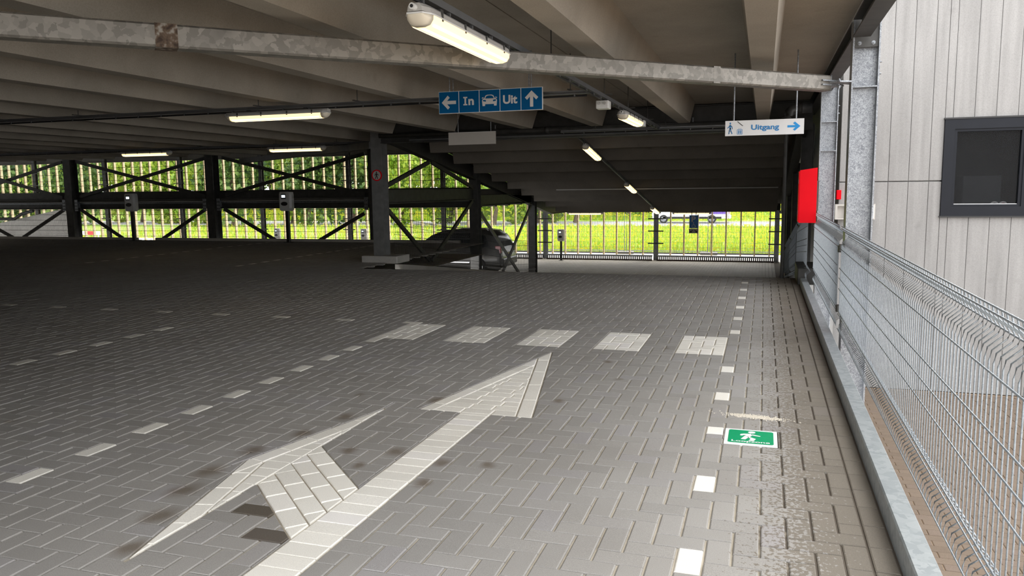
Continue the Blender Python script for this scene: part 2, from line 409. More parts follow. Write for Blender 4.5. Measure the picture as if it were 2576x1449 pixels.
def subtract(p, q):
    out = []
    for nx, ny, c in edges(q):
        o = clip(p, -nx, -ny, -c)
        if len(o) >= 3 and area(o) > 1e-5: out.append(o)
        p = clip(p, nx, ny, c)
        if len(p) < 3: break
    return out
def clean(p):
    out = []
    for q in p:
        if not out or math.hypot(q[0]-out[-1][0], q[1]-out[-1][1]) > 2e-3: out.append(q)
    if len(out) > 2 and math.hypot(out[0][0]-out[-1][0], out[0][1]-out[-1][1]) < 2e-3: out.pop()
    return out
def inset(p, d):
    n = len(p); L_ = list(edges(p)); out = []
    if len(L_) != n: return None
    for i in range(n):
        a1, b1, c1 = L_[i-1]; a2, b2, c2 = L_[i]; c1 -= d(a1); c2 -= d(a2)
        det = a1*b2-a2*b1
        if abs(det) < 1e-4: return None
        out.append(((c1*b2-c2*b1)/det, (a1*c2-a2*c1)/det))
    if area(out) <= 0: return None
    for i in range(n):   # edge direction must survive
        a, b = p[i], p[(i+1) % n]; c, d_ = out[i], out[(i+1) % n]
        if (b[0]-a[0])*(d_[0]-c[0])+(b[1]-a[1])*(d_[1]-c[1]) <= 0: return None
    return out
CZ, DEPTH = .0034, .016
def gap_w(nx): return .0028+.0020*abs(nx)      # joints between the courses are tight, the others wide and sandy
def ch_w(nx): return .0020+.0030*abs(nx)
def paver_geo(mb, poly, zf, dz=0.0):
    poly = clean(ccw(poly))
    if len(poly) < 3: return False
    a = inset(poly, gap_w)
    if a is None:
        mx_ = sum(p[0] for p in poly)/len(poly); my_ = sum(p[1] for p in poly)/len(poly)
        a = [(mx_+(p[0]-mx_)*.93, my_+(p[1]-my_)*.93) for p in poly]
    t = inset(a, ch_w); n = len(a)
    if t is None: t = a; cz = 0
    else: cz = CZ
    vv = [(x, y, zf(x, y)-DEPTH) for x, y in a]+[(x, y, zf(x, y)-cz+dz) for x, y in a]+[(x, y, zf(x, y)+dz) for x, y in t]
    ff = []
    for i in range(n):
        j = (i+1) % n
        ff += [(i, j, j+n, i+n), (i+n, j+n, j+2*n, i+2*n)]
    ff.append(tuple(range(2*n, 3*n)))
    mb.add(vv, ff); return True

shaft = [(-1.846, 1.7), (-1.640, 1.7), (-1.640, 4.62), (-1.846, 4.62)]
head = [(-2.140, 4.62), (-1.362, 4.62), (-1.755, 6.61)]
wing = [(-2.365, 2.31), (-2.365, 4.60), (-2.632, 3.47)]
branch = [(-2.365, 3.174), (-1.846, 2.68), (-1.846, 3.262), (-2.365, 3.775)]
def cells(i0, i1, j0, j1): return [(GX+i0*AX, GY+j0*AY), (GX+i1*AX, GY+j0*AY), (GX+i1*AX, GY+j1*AY), (GX+i0*AX, GY+j1*AY)]
cross = [cells(a, b, 38, 46) for a, b in ((-32, -28), (-25, -21), (-18, -14), (-11, -7), (-4, 0))]
sign_sq = [(-.182, 4.43), (.112, 4.43), (.112, 4.728), (-.182, 4.728)]
whites = [ccw(w) for w in (shaft, head, wing, branch)]
blocks = whites+[ccw(c) for c in cross]+[ccw(sign_sq)]
boxes = [(min(p[0] for p in b_), max(p[0] for p in b_), min(p[1] for p in b_), max(p[1] for p in b_)) for b_ in blocks]
grey, white = [], []          # (poly, i, j, kind) kind 'H','V' full or '' cut
for j in range(-14, 165):
    for i in range(-240, 8):
        k = (i-j+3) % 4
        if k == 0: r = cells(i, i+2, j, j+1); kind = 'H'
        elif k == 3: r = cells(i, i+1, j, j+2); kind = 'V'
        else: continue
        cx = (r[0][0]+r[2][0])/2; cy = (r[0][1]+r[2][1])/2
        if cy > (19.75 if cx < X_RAMP-.1 else 18.0): continue
        q = project((cx, cy, zfloor(cx, cy)))
        if q is None or not (-650 < q[0] < 3000 and q[1] < 2300): continue
        w = (kind == 'V' and ((i == 0 and j % 8 == 0 and 0 <= j <= 88 and j != 40 and j != 16) or (i == -32 and j % 4 == 0 and j < 38 and j >= -8)
             or (i == -56 and j % 4 == 0 and j <= 36) or (i == -92 and j % 4 == 0 and j >= 96) or (i == -128 and j % 4 == 0 and j >= 96))) \
            or (kind == 'H' and j == 46 and (i+41) % 8 == 0 and i <= -33)
        r = clip(r, 1, 0, .433)
        if len(r) < 3 or area(r) < 2e-4: continue
        if abs(area(r)-2*AX*AY) > 1e-5: kind = ''
        x0, x1, y0, y1 = r[0][0]-.01, max(p[0] for p in r)+.01, r[0][1]-.01, max(p[1] for p in r)+.01
        hit = [n for n, bb in enumerate(boxes) if bb[0] < x1 and bb[1] > x0 and bb[2] < y1 and bb[3] > y0]
        ps = [r]; cut = False
        for n in hit:
            it = inter(r, blocks[n])
            if len(it) >= 3 and area(it) > 1e-5:
                if n >= 4 and n < 9: white.append((it, kind if area(it) > 2*AX*AY-1e-5 else ''))
                nxt = []
                for p in ps: nxt += subtract(p, blocks[n])
                ps = nxt; cut = True
        if w and not cut: white.append((r, kind)); continue
        for p in ps:
            if area(p) < 4e-4: continue
            grey.append((p, '' if cut else kind))
# the marker next to the floor sign is a cut stone above a grey remnant
r = cells(0, 1, 16, 18)
white.append((clip(r, 0, -1, -(GY+16.62*AY)), '')); grey.append((clip(r, 0, 1, GY+16.62*AY), ''))
# border course of stretchers beside the kerb
for j in range(-14, 80):
    y0 = GY+j*.211
    if y0 > 13.0: break
    grey.append(([(.433, y0), (.530, y0), (.530, y0+.211), (.433, y0+.211)], ''))
# pieces of the arrow
def rows(poly, y0, y1, h=.105, splits=None):
    out = []; y = y0; n = 0
    while y < y1:
        s = clip(clip(poly, 0, -1, -y), 0, 1, y+h)
        if len(s) >= 3:
            if splits:
                xs = splits(n, y); rest = s
                for x in xs:
                    a = clip(rest, 1, 0, x)
                    if len(a) >= 3 and area(a) > 3e-4: out.append(a)
                    rest = clip(rest, -1, 0, -x)
                    if len(rest) < 3: break
                if len(rest) >= 3 and area(rest) > 3e-4: out.append(rest)
            else: out.append(s)
        y += h; n += 1
    return [o for o in out if area(o) > 3e-4]
def strips(poly, a, b, w, seg, ph=0.0):
    """strip of width w along edge a-b cut into segments; returns pieces, rest"""
    dx, dy = b[0]-a[0], b[1]-a[1]; l = math.hypot(dx, dy); tx, ty = dx/l, dy/l; nx, ny = -ty, tx   # interior left of a->b
    c = nx*a[0]+ny*a[1]
    st = clip(poly, nx, ny, c+w); rest = clip(poly, -nx, -ny, -(c+w)); out = []
    t = -ph
    while t < l+.3:
        c0 = tx*a[0]+ty*a[1]+t
        p = clip(clip(st, -tx, -ty, -c0), tx, ty, c0+seg)
        if len(p) >= 3 and area(p) > 3e-4: out.append(p)
        t += seg
    return out, rest
pieces = rows(ccw(shaft), 1.70, 4.62, .1065)
hp, rest = strips(ccw(head), (-1.362, 4.62), (-1.755, 6.61), .105, .42); pieces += hp
hp, rest = strips(rest, (-1.755, 6.61), (-2.140, 4.62), .10, .212, .05); pieces += hp
pieces += rows(rest, 4.62, 6.4, .1065, lambda n, y: (-1.846+.02*(n % 3), -1.640-.03*(n % 2)))
wp, rest = strips(ccw(wing), (-2.365, 4.60), (-2.632, 3.47), .105, .205, .08); pieces += wp
wp, rest = strips(rest, (-2.632, 3.47), (-2.365, 2.31), .105, .205, .0); pieces += wp
pieces += rows(rest, 2.31, 4.60, .1065)
bp_ = ccw(branch); A_, D_, C_, B_ = branch
for n in range(4):
    def lerp(p, q, t): return (p[0]+(q[0]-p[0])*t, p[1]+(q[1]-p[1])*t)
    qd = ccw([lerp(A_, B_, n/4), lerp(A_, B_, (n+1)/4), lerp(D_, C_, (n+1)/4), lerp(D_, C_, n/4)])
    dx, dy = D_[0]-A_[0], D_[1]-A_[1]; l = math.hypot(dx, dy); tx, ty = dx/l, dy/l
    s0 = tx*A_[0]+ty*A_[1]-.6-.1*(n % 2)
    for q in range(12):
        p = clip(clip(qd, -tx, -ty, -(s0+q*.2)), tx, ty, s0+(q+1)*.2)
        if len(p) >= 3 and area(p) > 4e-4: pieces.append(p)
white += [(p, '') for p in pieces]

base = MB()
base.add([(-27, -2, -.0085), (X_RAMP, -2, -.0085), (X_RAMP, 19.9, -.0085), (-27, 19.9, -.0085), (X_KERB+.1, -2, -.0085), (X_KERB+.1, RAMP_Y0, -.0085), (X_RAMP, RAMP_Y0, -.0085),
          (X_RAMP, RAMP_Y1, LOW_Z-.0085), (X_KERB+.1, RAMP_Y1, LOW_Z-.0085)], [(0, 1, 2, 3), (1, 4, 5, 6), (6, 5, 8, 7)])
base.add([(-27, -2, -.3), (-27, 19.9, -.3), (X_RAMP, 19.9, -.3), (X_RAMP, -2, -.3), (X_KERB+.1, -2, -.3), (X_KERB+.1, RAMP_Y0, -.3), (X_RAMP, RAMP_Y0, -.3)], [(0, 1, 2, 3), (3, 6, 5, 4)])
floor = struct('floor', base, M['sand'], 'grey herringbone paving of the parking deck with white stone markings')
def psize(poly):
    cx = sum(p[0] for p in poly)/len(poly); cy = sum(p[1] for p in poly)/len(poly)
    q = project((cx, cy, zfloor(cx, cy)))
    if q is None or not (0 < q[0] < IMG_W and 0 < q[1] < IMG_H+15): return 0
    return area(ccw(poly))*CAM_H/(q[2]**3)
stain_at = [(-2.203, 2.885), (-1.997, 2.685)]
def inside(poly, pt): return all(nx*pt[0]+ny*pt[1] <= c for nx, ny, c in edges(ccw(poly)))
shared = {}
def shared_mesh(kind, mat, key):
    if (kind, key) not in shared:
        mb = MB(); w, h = (2*AX, AY) if kind == 'H' else (AX, 2*AY)
        paver_geo(mb, [(-w/2, -h/2), (w/2, -h/2), (w/2, h/2), (-w/2, h/2)], lambda x, y: 0)
        shared[(kind, key)] = mesh('paver', mb, mat)
    return shared[(kind, key)]
def lay(lst, name, mat, key, limit):
    lst.sort(key=lambda t: -psize(t[0]))
    n = 0; rest = MB()
    for poly, kind in lst:
        cx = sum(p[0] for p in poly)/len(poly); cy = sum(p[1] for p in poly)/len(poly)
        dz = R.uniform(-.0009, .0009)
        mt = mat; ky = key
        if key == 'g' and any(inside(poly, s) for s in stain_at): mt = M['paver_stain']; ky = 's'
        if n < limit and psize(poly) > 0 and zfloor(cx, cy) == 0:
            if kind:
                o = link(name, shared_mesh(kind, mt, ky), floor, (cx, cy, dz)); o.rotation_euler = (R.uniform(-.004, .004), R.uniform(-.004, .004), R.uniform(-.004, .004)); n += 1
            else:
                mb = MB()
                if paver_geo(mb, [(p[0]-cx, p[1]-cy) for p in poly], lambda x, y: 0):
                    link(name, mesh(name, mb, mt), floor, (cx, cy, dz)); n += 1
        else: paver_geo(rest, poly, lambda x, y, s_=(X_RAMP+1 if cx > X_RAMP else X_RAMP-1): zfloor(s_, y), dz)
    if rest.v:
        o = link(name+'_field', mesh(name, rest, mat), floor); o['kind'] = 'stuff'
lay(grey, 'paver', M['paver'], 'g', 300)
lay(white, 'marking_paver', M['paver_white'], 'w', 300)

struct('forecourt', MB().box(-27, .63, -30, -2.0, -.3, -.006), M['paver_low'], 'unseen open forecourt before the parking deck, added to bounce light')  # unseen paving added behind the camera to bounce light upward
# lower level floor behind the ramp
low = MB().box(-45, .62, 19.9, 31.2, LOW_Z-.3, LOW_Z-.006)
floor_lower = struct('floor_lower', low, M['sand'], 'lower parking level paved with pavers lightened for reflected daylight in front of the far facade')
lp = MB()
for j in range(0, 64):
    for i in range(-92, 8):
        k = (i-j) % 4
        if k == 0: x0, y0, w, h = i, j, 2, 1
        elif k == 3: x0, y0, w, h = i, j, 1, 2
        else: continue
        X0, Y0 = .01+x0*.105, 24.3+y0*.105
        if X0+w*.105 > .5 or Y0+h*.105 > 30.75: continue
        paver_geo(lp, [(X0, Y0), (X0+w*.105, Y0), (X0+w*.105, Y0+h*.105), (X0, Y0+h*.105)], lambda x, y: LOW_Z)
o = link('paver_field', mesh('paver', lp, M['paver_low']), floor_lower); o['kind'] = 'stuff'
lq = MB().box(-45, -9.7, 20, 31, LOW_Z-.01, LOW_Z-.001)
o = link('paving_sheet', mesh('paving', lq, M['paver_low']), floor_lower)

# ground outside on the right, brown clinkers
gr = MB().box(.56, 14, -30, 30, LOW_Z-.4, LOW_Z-.008)
ground_right = struct('ground_right', gr, M['sand_brown'], 'brown clinker paving outside the fence at the foot of the concrete wall')
nb = 0; rest = MB()
lst = []
for j in range(0, 66):
    for i in range(0, 34):
        x0 = .62+i*.211+(.105 if j % 2 else 0); y0 = 4.85+j*.105
        if y0 > 11.75: continue
        p = [(x0, y0), (x0+.211, y0), (x0+.211, y0+.105), (x0, y0+.105)]
        q = project((x0, y0, LOW_Z)); s = 0 if q is None or not (2100 < q[0] < IMG_W+40 and q[1] < IMG_H) else 1/q[2]**3
        lst.append((s, p))
lst.sort(key=lambda t: -t[0])
cm = MB(); paver_geo(cm, [(-.1055, -.0525), (.1055, -.0525), (.1055, .0525), (-.1055, .0525)], lambda x, y: 0); cme = mesh('clinker', cm, M['paver_brown'])
for n, (s, p) in enumerate(lst):
    if n < 300 and s > 0: o = link('clinker', cme, ground_right, (p[0][0]+.1055, p[0][1]+.0525, LOW_Z+R.uniform(-.002, .002)))
    else: paver_geo(rest, p, lambda x, y: LOW_Z, R.uniform(-.002, .002))
o = link('clinker_field', mesh('clinker', rest, M['paver_brown']), ground_right); o['kind'] = 'stuff'

# ================================================================== CEILINGS
SLAB_Z, RIB_Z, CEIL_Y0 = 2.86, 2.50, 0.6
ceiling = struct('ceiling', None, None, 'ribbed concrete ceiling of precast slabs with pairs of deep ribs')
def rib_mb(xc, y0, y1, zb=RIB_Z, zt=SLAB_Z+.01, wb=.19, wt=.33):
    m_ = MB()
    def ring(y, k): return [(xc-wb/2, y-k, zb), (xc+wb/2, y-k, zb), (xc+wt/2, y, zt), (xc-wt/2, y, zt)]
    m_.loft([ring(y0, 0), ring(y1, .16)])
    return m_
for u in range(0, 11):
    x1 = .69-2.74*u; x0 = x1-2.728; xc = (x0+x1)/2
    ye = 13.75 if x0 > -7.6 else 19.75
    slab = MB().box(x0, x1, CEIL_Y0, ye+.45, SLAB_Z, SLAB_Z+.18)
    so = part(ceiling, 'ceiling_slab', slab, M['concrete_ceiling'])
    for s in (1, -1): part(so, 'ceiling_rib', rib_mb(xc+.63*s, CEIL_Y0, ye), M['concrete_ceiling'])
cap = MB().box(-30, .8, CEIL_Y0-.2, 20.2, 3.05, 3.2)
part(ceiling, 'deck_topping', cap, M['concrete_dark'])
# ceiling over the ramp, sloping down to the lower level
def zr(y): return 2.50-.148*(min(y, 27.75)-14.6)
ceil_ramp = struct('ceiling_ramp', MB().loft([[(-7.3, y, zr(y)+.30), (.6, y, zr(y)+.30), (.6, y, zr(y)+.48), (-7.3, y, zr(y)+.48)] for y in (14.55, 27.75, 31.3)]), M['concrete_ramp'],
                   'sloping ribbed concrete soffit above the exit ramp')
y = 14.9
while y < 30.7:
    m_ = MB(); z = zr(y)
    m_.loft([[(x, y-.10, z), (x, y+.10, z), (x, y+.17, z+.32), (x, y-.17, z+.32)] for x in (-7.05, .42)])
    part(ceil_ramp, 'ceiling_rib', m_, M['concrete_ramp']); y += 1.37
# deck half a level up on the left and an unseen roof added over everything behind
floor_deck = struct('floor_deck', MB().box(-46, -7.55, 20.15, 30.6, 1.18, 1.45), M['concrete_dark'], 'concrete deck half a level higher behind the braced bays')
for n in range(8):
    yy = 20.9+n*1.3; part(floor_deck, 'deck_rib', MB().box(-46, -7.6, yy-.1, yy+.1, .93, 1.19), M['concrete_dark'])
ceiling_roof_added = struct('ceiling_roof_added', MB().box(-46, 1.0, 14.5, 31.4, 3.95, 4.15), M['concrete_dark'])  # unseen roof, added to keep sky light off the deck
struct('wall_left_added', MB().box(-29.6, -29.3, .2, 20, -.3, 3.0), M['concrete_dark'])  # unseen wall, added to shut out daylight from the left
struct('wall_entrance_added', MB().box(-29.6, -2.9, .1, .4, -.3, 3.2), M['concrete_dark'])  # unseen, added and sized to cut daylight from behind the camera
struct('trim_sky_block', MB().box(-46, -7.5, 31.25, 31.42, 2.98, 4.15), M['concrete_dark'], 'unseen dark fascia added over the facade openings to block sky light')  # unseen band, added to block sky light above the slats
wall_light_gap = struct('wall_light_gap', MB().box(-46, 1.0, 20.0, 20.12, 2.87, 3.95), M['concrete_dark'])  # unseen wall, added to close a light gap under the roof
# steel edge beam of the near ceiling along the open side
def ibeam(a, b, w, h, tf=.014, tw=.010, mb=None):
    """I section; a, b = centre line of the bottom flange underside"""
    mb = mb or MB(); a = Vector(a); b = Vector(b); up = Vector((0, 0, 1))
    mb.bar(a+up*tf/2, b+up*tf/2, w, tf); mb.bar(a+up*(h-tf/2), b+up*(h-tf/2), w, tf)
    mb.bar(a+up*h/2, b+up*h/2, tw, h-2*tf); return mb
COL_Y = [7.66, 11.62]
for ya, yb, lab in ((CEIL_Y0, COL_Y[0]-.12, 'steel edge beam under the slab running back from the first column'), (COL_Y[0]+.02, COL_Y[1]-.02, 'steel edge beam between the two galvanised columns'), (COL_Y[1]+.02, 15.4, 'steel edge beam behind the column with the red box')):
    single('edge_beam', ibeam((.765, ya, 2.70), (.765, yb, 2.70), .14, .16), M['steel_dark'], lab, 'beam', 'steel edge beams on the open side')
single('girder', ibeam((-7.3, 14.36, 2.37), (.75, 14.36, 2.37), .2, .48), M['steel_dark'], 'dark steel girder across the head of the exit ramp', 'beam')
for x, lab in ((-7.4, 'sloping steel beam beside the exit ramp above the braced columns'), (.62, 'sloping steel beam on the building side of the exit ramp')):
    m_ = MB()
    for ya, yb in ((14.5, 27.75), (27.75, 31.0)): ibeam((x, ya, zr(ya)-.04), (x, yb, zr(yb)-.04), .17, .34, mb=m_)
    single('sloping_beam', m_, M['steel_dark'], lab, 'beam')
single('end_beam', ibeam((-7.3, 30.72, .545), (.6, 30.72, .545), .18, .3), M['steel_dark'], 'dark steel beam above the right-hand facade opening', 'beam')

# ================================================================== CONCRETE BUILDING on the right
WY = 11.85
wall_right = struct('wall_right', MB().box(.99, 9.5, WY+.05, WY+.3, 2.30, 8.2).box(.99, 9.5, WY+.05, WY+.3, LOW_Z-.3, 1.0).box(.99, 2.25, WY+.05, WY+.3, 1.0, 2.3).box(4.37, 9.5, WY+.05, WY+.3, 1.0, 2.3),
                    M['concrete_wall'], 'pale concrete building wall of narrow board-marked panels')
WX0, WX1, WZ0, WZ1 = 2.265, 4.36, 1.01, 2.285
def panel(x0, x1, z0, z1):
    m_ = MB(); g, c = .002, .005
    x0 += g; x1 -= g; z0 += g; z1 -= g
    m_.loft([[(x0, WY+.06, z0), (x1, WY+.06, z0), (x1, WY+.06, z1), (x0, WY+.06, z1)], [(x0, WY+c, z0), (x1, WY+c, z0), (x1, WY+c, z1), (x0, WY+c, z1)],
             [(x0+c, WY, z0+c), (x1-c, WY, z0+c), (x1-c, WY, z1-c), (x0+c, WY, z1-c)]])
    part(wall_right, 'wall_panel', m_, M['concrete_wall'])
xs = [.99]+[1.11+.25*k for k in range(0, 34)]
for a, b_ in zip(xs[:-1], xs[1:]):
    for z0, z1 in ((LOW_Z, 1.472), (1.482, 8.2)):
        if b_ <= WX0 or a >= WX1: panel(a, b_, z0, z1); continue
        if a < WX0 and b_ > WX0: panel(a, WX0, z0, z1)
        if a < WX1 and b_ > WX1: panel(WX1, b_, z0, z1)
        a2, b2 = max(a, WX0), min(b_, WX1)
        if z0 < WZ0: panel(a2, b2, z0, WZ0)
        if z1 > WZ1: panel(a2, b2, WZ1, z1)
struct('wall_side', MB().box(.99, 1.25, WY+.3, 34, LOW_Z-.3, 8.2).box(.99, 9.5, 33.8, 34, LOW_Z, 8.2), M['concrete_wall'], 'side wall of the concrete building beyond the corner')
# window
window_1 = struct('window_1', None, None, 'anthracite window in the pale concrete wall')
fr = MB(); fy0, fy1 = WY-.035, WY+.10
fr.box(WX0, WX0+.12, fy0, fy1, WZ0, WZ1).box(WX1-.12, WX1, fy0, fy1, WZ0, WZ1).box(WX0+.12, WX1-.12, fy0, fy1, WZ1-.13, WZ1).box(WX0+.12, WX1-.12, fy0, fy1, WZ0, WZ0+.125).box(3.20, 3.40, fy0, fy1, WZ0+.125, WZ1-.13)
part(window_1, 'window_frame', fr, M['anthracite'])
part(window_1, 'window_trim', MB().box(WX0-.012, WX1, WY-.045, WY+.02, WZ1, WZ1+.02).box(WX0-.012, WX1, WY-.04, WY+.02, WZ0-.02, WZ0), M['black'])
for a, b_ in ((WX0+.12, 3.20), (3.40, WX1-.12)):
    z0, z1 = WZ0+.125, WZ1-.13; s = MB(); t = .035; y0, y1 = WY-.015, WY+.07
    s.box(a, a+t, y0, y1, z0, z1).box(b_-t, b_, y0, y1, z0, z1).box(a+t, b_-t, y0, y1, z1-t, z1).box(a+t, b_-t, y0, y1, z0, z0+t*.8)
    so = part(window_1, 'window_sash', s, M['anthracite'])
    part(so, 'glass_pane', MB().box(a+t, b_-t, WY+.028, WY+.034, z0+t*.8, z1-t), M['glass'])
    part(so, 'glazing_bead', MB().box(a+t, b_-t, WY+.012, WY+.027, z0+t*.8, z0+t*.8+.008), M['sign_white'])
# dim room behind the window
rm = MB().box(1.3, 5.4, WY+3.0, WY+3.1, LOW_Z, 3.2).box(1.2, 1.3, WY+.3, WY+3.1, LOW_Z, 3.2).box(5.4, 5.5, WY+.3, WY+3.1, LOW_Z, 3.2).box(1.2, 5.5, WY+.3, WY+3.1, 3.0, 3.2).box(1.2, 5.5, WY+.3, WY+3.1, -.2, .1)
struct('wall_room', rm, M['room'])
cb = MB().rbox(2.75, 3.25, WY+1.1, WY+1.5, .12, 1.55, .012)
single('cupboard', cb, M['room_grey'], 'grey cupboard standing in the dim room behind the window', 'cupboard')
for i, (x, lab) in enumerate(((2.93, 'round patterned ornament on the window sill, grey'), (3.03, 'round ornament with a pink centre on the window sill'))):
    t = thing('sill_ornament', lab, 'ornament', (x, WY+.12, WZ0+.125), 'ornaments behind the window')
    part(t, 'ring', MB().disc((x, WY+.10, WZ0+.135), (0, 1, 0), .055, .012, 20), M['sign_white'])
    part(t, 'centre', MB().disc((x, WY+.094, WZ0+.135), (0, 1, 0), .034, .008, 16), M['pink'] if i else M['room_grey'])

# ================================================================== STEEL COLUMNS
def hcolumn(name, x, y, z0, z1, label, group=None, w=.22, d=.20, mat=None, turn=False, tf=.013, tw=.009):
    """H section: flanges in planes x=const (or y=const when turned)"""
    mat = mat or M['galv']; t = thing(name, label, 'column', (x, y, z0), group)
    f1, f2, wb = MB(), MB(), MB()
    if not turn:
        f1.box(x-w/2, x-w/2+tf, y-d/2, y+d/2, z0, z1); f2.box(x+w/2-tf, x+w/2, y-d/2, y+d/2, z0, z1); wb.box(x-w/2+tf, x+w/2-tf, y-tw/2, y+tw/2, z0, z1)
    else:
        f1.box(x-d/2, x+d/2, y-w/2, y-w/2+tf, z0, z1); f2.box(x-d/2, x+d/2, y+w/2-tf, y+w/2, z0, z1); wb.box(x-tw/2, x+tw/2, y-w/2+tf, y+w/2-tf, z0, z1)
    part(t, 'flange', f1, mat); part(t, 'flange', f2, mat); part(t, 'web', wb, mat)
    return t
def bolt(mb, c, axis, r=.015):
    c = Vector(c); a = Vector(axis).normalized()
    mb.disc(c, a, r*1.5, .004, 16); mb.disc(c+a*.004, a, r, .012, 6); mb.disc(c+a*.016, a, r*.55, .010, 10)
# two galvanised columns by the fence
cx = .81
for n, (y, lab) in enumerate(zip(COL_Y, ('galvanised steel column that holds the spangled diagonal brace', 'galvanised steel column beside the red cabinet'))):
    t = hcolumn('steel_column', cx, y, LOW_Z, 2.86, lab, 'galvanised columns on the open side')
    for z in (2.285, 1.9 if n else None):
        if z is None: continue
        part(t, 'stiffener_plate', MB().box(cx-.097, cx+.097, y-.098, y-.005, z-.006, z+.006), M['galv'])
        part(t, 'stiffener_plate', MB().box(cx-.097, cx+.097, y+.005, y+.098, z-.006, z+.006), M['galv'])
    if n == 0:
        pl = part(t, 'end_plate', MB().box(cx-.096, cx+.105, y-.075, y-.060, 2.62, 2.86), M['steel_dark'])
        for bx_ in (-.055, .055):
            bm_ = MB(); bolt(bm_, (cx+bx_, y-.075, 2.655), (0, -1, 0), .011); part(pl, 'bolt', bm_, M['galv'])
        g = part(t, 'gusset_plate', MB().prism([(.70, y-.13), (.70, y+.07), (.60, y-.02), (.52, y-.12), (.60, y-.18)], lambda u, v, d: (u, v, d), 2.325, 2.337), M['galv'])
        bm_ = MB(); bolt(bm_, (.60, y-.10, 2.337), (0, 0, 1), .014); bolt(bm_, (.60, y-.10, 2.30), (0, 0, -1), .014); part(g, 'bolt', bm_, M['galv'])
    # further bolts on the outer flange
    bm_ = MB()
    for z in (2.50, 2.40): bolt(bm_, (cx+.11, y, z), (1, 0, 0), .012)
    part(t, 'flange_bolts', bm_, M['galv'])
# columns further down the building side, in the dark
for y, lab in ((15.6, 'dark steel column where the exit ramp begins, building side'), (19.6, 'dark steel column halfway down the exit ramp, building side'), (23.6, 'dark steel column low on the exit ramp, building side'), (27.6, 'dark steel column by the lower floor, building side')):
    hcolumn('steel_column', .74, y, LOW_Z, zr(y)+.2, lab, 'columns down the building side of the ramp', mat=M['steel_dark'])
# brace
t = thing('diagonal_brace', 'spangled galvanised square tube running diagonally under the ceiling ribs', 'brace', (.53, 7.6, 2.27))
dirv = Vector((-.7085, -.7057, 0)); nrm = Vector((-.7057, .7085, 0))
p0 = Vector((.54, 7.61, 2.335))+nrm*.068; p1 = p0+dirv*9.2
tb = MB(); hw = .066
def tr(p, k):
    c = .012
    pr = [(-hw, -hw+c), (-hw+c, -hw), (hw-c, -hw), (hw, -hw+c), (hw, hw-c), (hw-c, hw), (-hw+c, hw), (-hw, hw-c)]
    return [p+nrm*a*k+Vector((0, 0, 1))*b_ for a, b_ in pr]
tb.loft([tr(p0, 1), tr(p1, 1)])
part(t, 'tube', tb, M['galv_brace'])
part(t, 'end_cap', MB().bar(p0, p0-dirv*.006, .136, .134), M['galv'])
for z in (2.315, 2.352):
    m_ = MB(); a = p0+dirv*.12-nrm*.0; b_ = p0-dirv*.14
    m_.bar((a.x, a.y, z), (b_.x, b_.y, z), .17, .012); part(t, 'fork_plate', m_, M['galv'])
part(t, 'weld_collar', MB().bar(p0+dirv*1.27, p0+dirv*1.34, .1335, .1335), M['galv_brace'])
rm_, nt, b = nmat('rust_stain'); g = N(nt, 'ShaderNodeNewGeometry'); nn = N(nt, 'ShaderNodeTexNoise', Scale=22.0, Detail=5.0); L(nt, g, 'Position', nn, 'Vector')
rr_ = ramp(nt, [(.36, (.035, .02, .012)), (.52, (.11, .075, .05)), (.64, (.27, .25, .22))]); L(nt, nn, 'Fac', rr_, 'Fac'); L(nt, rr_, 'Color', b, 'Base Color'); b.inputs['Roughness'].default_value = .8
part(t, 'rust_patch', MB().bar(p0+dirv*5.33, p0+dirv*5.45, .1335, .1335), rm_, 'rust-brown patch on the tube')

# ramp side columns with plinth and bracing
RX = -7.4
cols = [(14.4, -.02, 2.86, 'dark steel column on a concrete plinth bearing the round no-pedestrians sign'), (19.9, LOW_Z, 2.9, 'second dark steel column down the side of the exit ramp'), (25.4, LOW_Z, 1.1, 'third dark steel column at the foot of the exit ramp')]
for y, z0, z1, lab in cols:
    hcolumn('steel_column', RX, y, z0, z1, lab, None, w=.26, d=.24, mat=M['steel_mid'] if y < 15 else M['steel_dark'], turn=True)
single('plinth', MB().rbox(-7.75, -6.95, 14.15, 14.75, -.02, .13, .02), M['concrete_kerb'], 'low concrete plinth under the column with the round sign', 'plinth')
m_ = MB().loft([[(-7.30, y, zfloor(-7, y)-.1), (-7.12, y, zfloor(-7, y)-.1), (-7.12, y, zfloor(-7, y)+.13), (-7.30, y, zfloor(-7, y)+.13)] for y in (14.76, 18, 21, 24.2)])
single('ramp_kerb', m_, M['concrete_kerb'], 'pale concrete kerb sloping down beside the exit ramp', 'kerb')
def xb(name, a, b_, label, w=.09, t_=.05, group=None, upv=(1, 0, 0)):
    m_ = MB().bar(a, b_, w, t_, upv)
    return single(name, m_, M['steel_dark'], label, 'brace', group)
def braces(name, arms, label, group, w=.09, t_=.05, upv=(1, 0, 0)):
    t = thing(name, label, 'brace', arms[0][0], group)
    for n, (a, b_) in enumerate(arms):
        o_ = Vector(upv)*(.03 if n else -.03)
        part(t, 'arm', MB().bar(Vector(a)+o_, Vector(b_)+o_, w, t_, upv), M['steel_dark'])
    return t
G1 = 'flat braces between the ramp columns'
def rxp(*q): return [((RX, a[0], a[1]), (RX, b_[0], b_[1])) for a, b_ in q]
braces('v_brace', rxp(((14.6, 1.14), (16.85, -.20)), ((19.6, 1.14), (16.85, -.20))), 'dark V brace between the sign column and the second ramp column', G1)
braces('x_brace', rxp(((20.1, .95), (24.0, -1.3)), ((25.2, .95), (21.7, -1.25))), 'dark X brace between the second and third ramp columns', G1)
braces('gable_brace', rxp(((14.6, 1.50), (16.95, 2.08)), ((16.95, 2.08), (19.6, 1.50))), 'dark pointed brace under the sloping beam beside the sign column', G1)
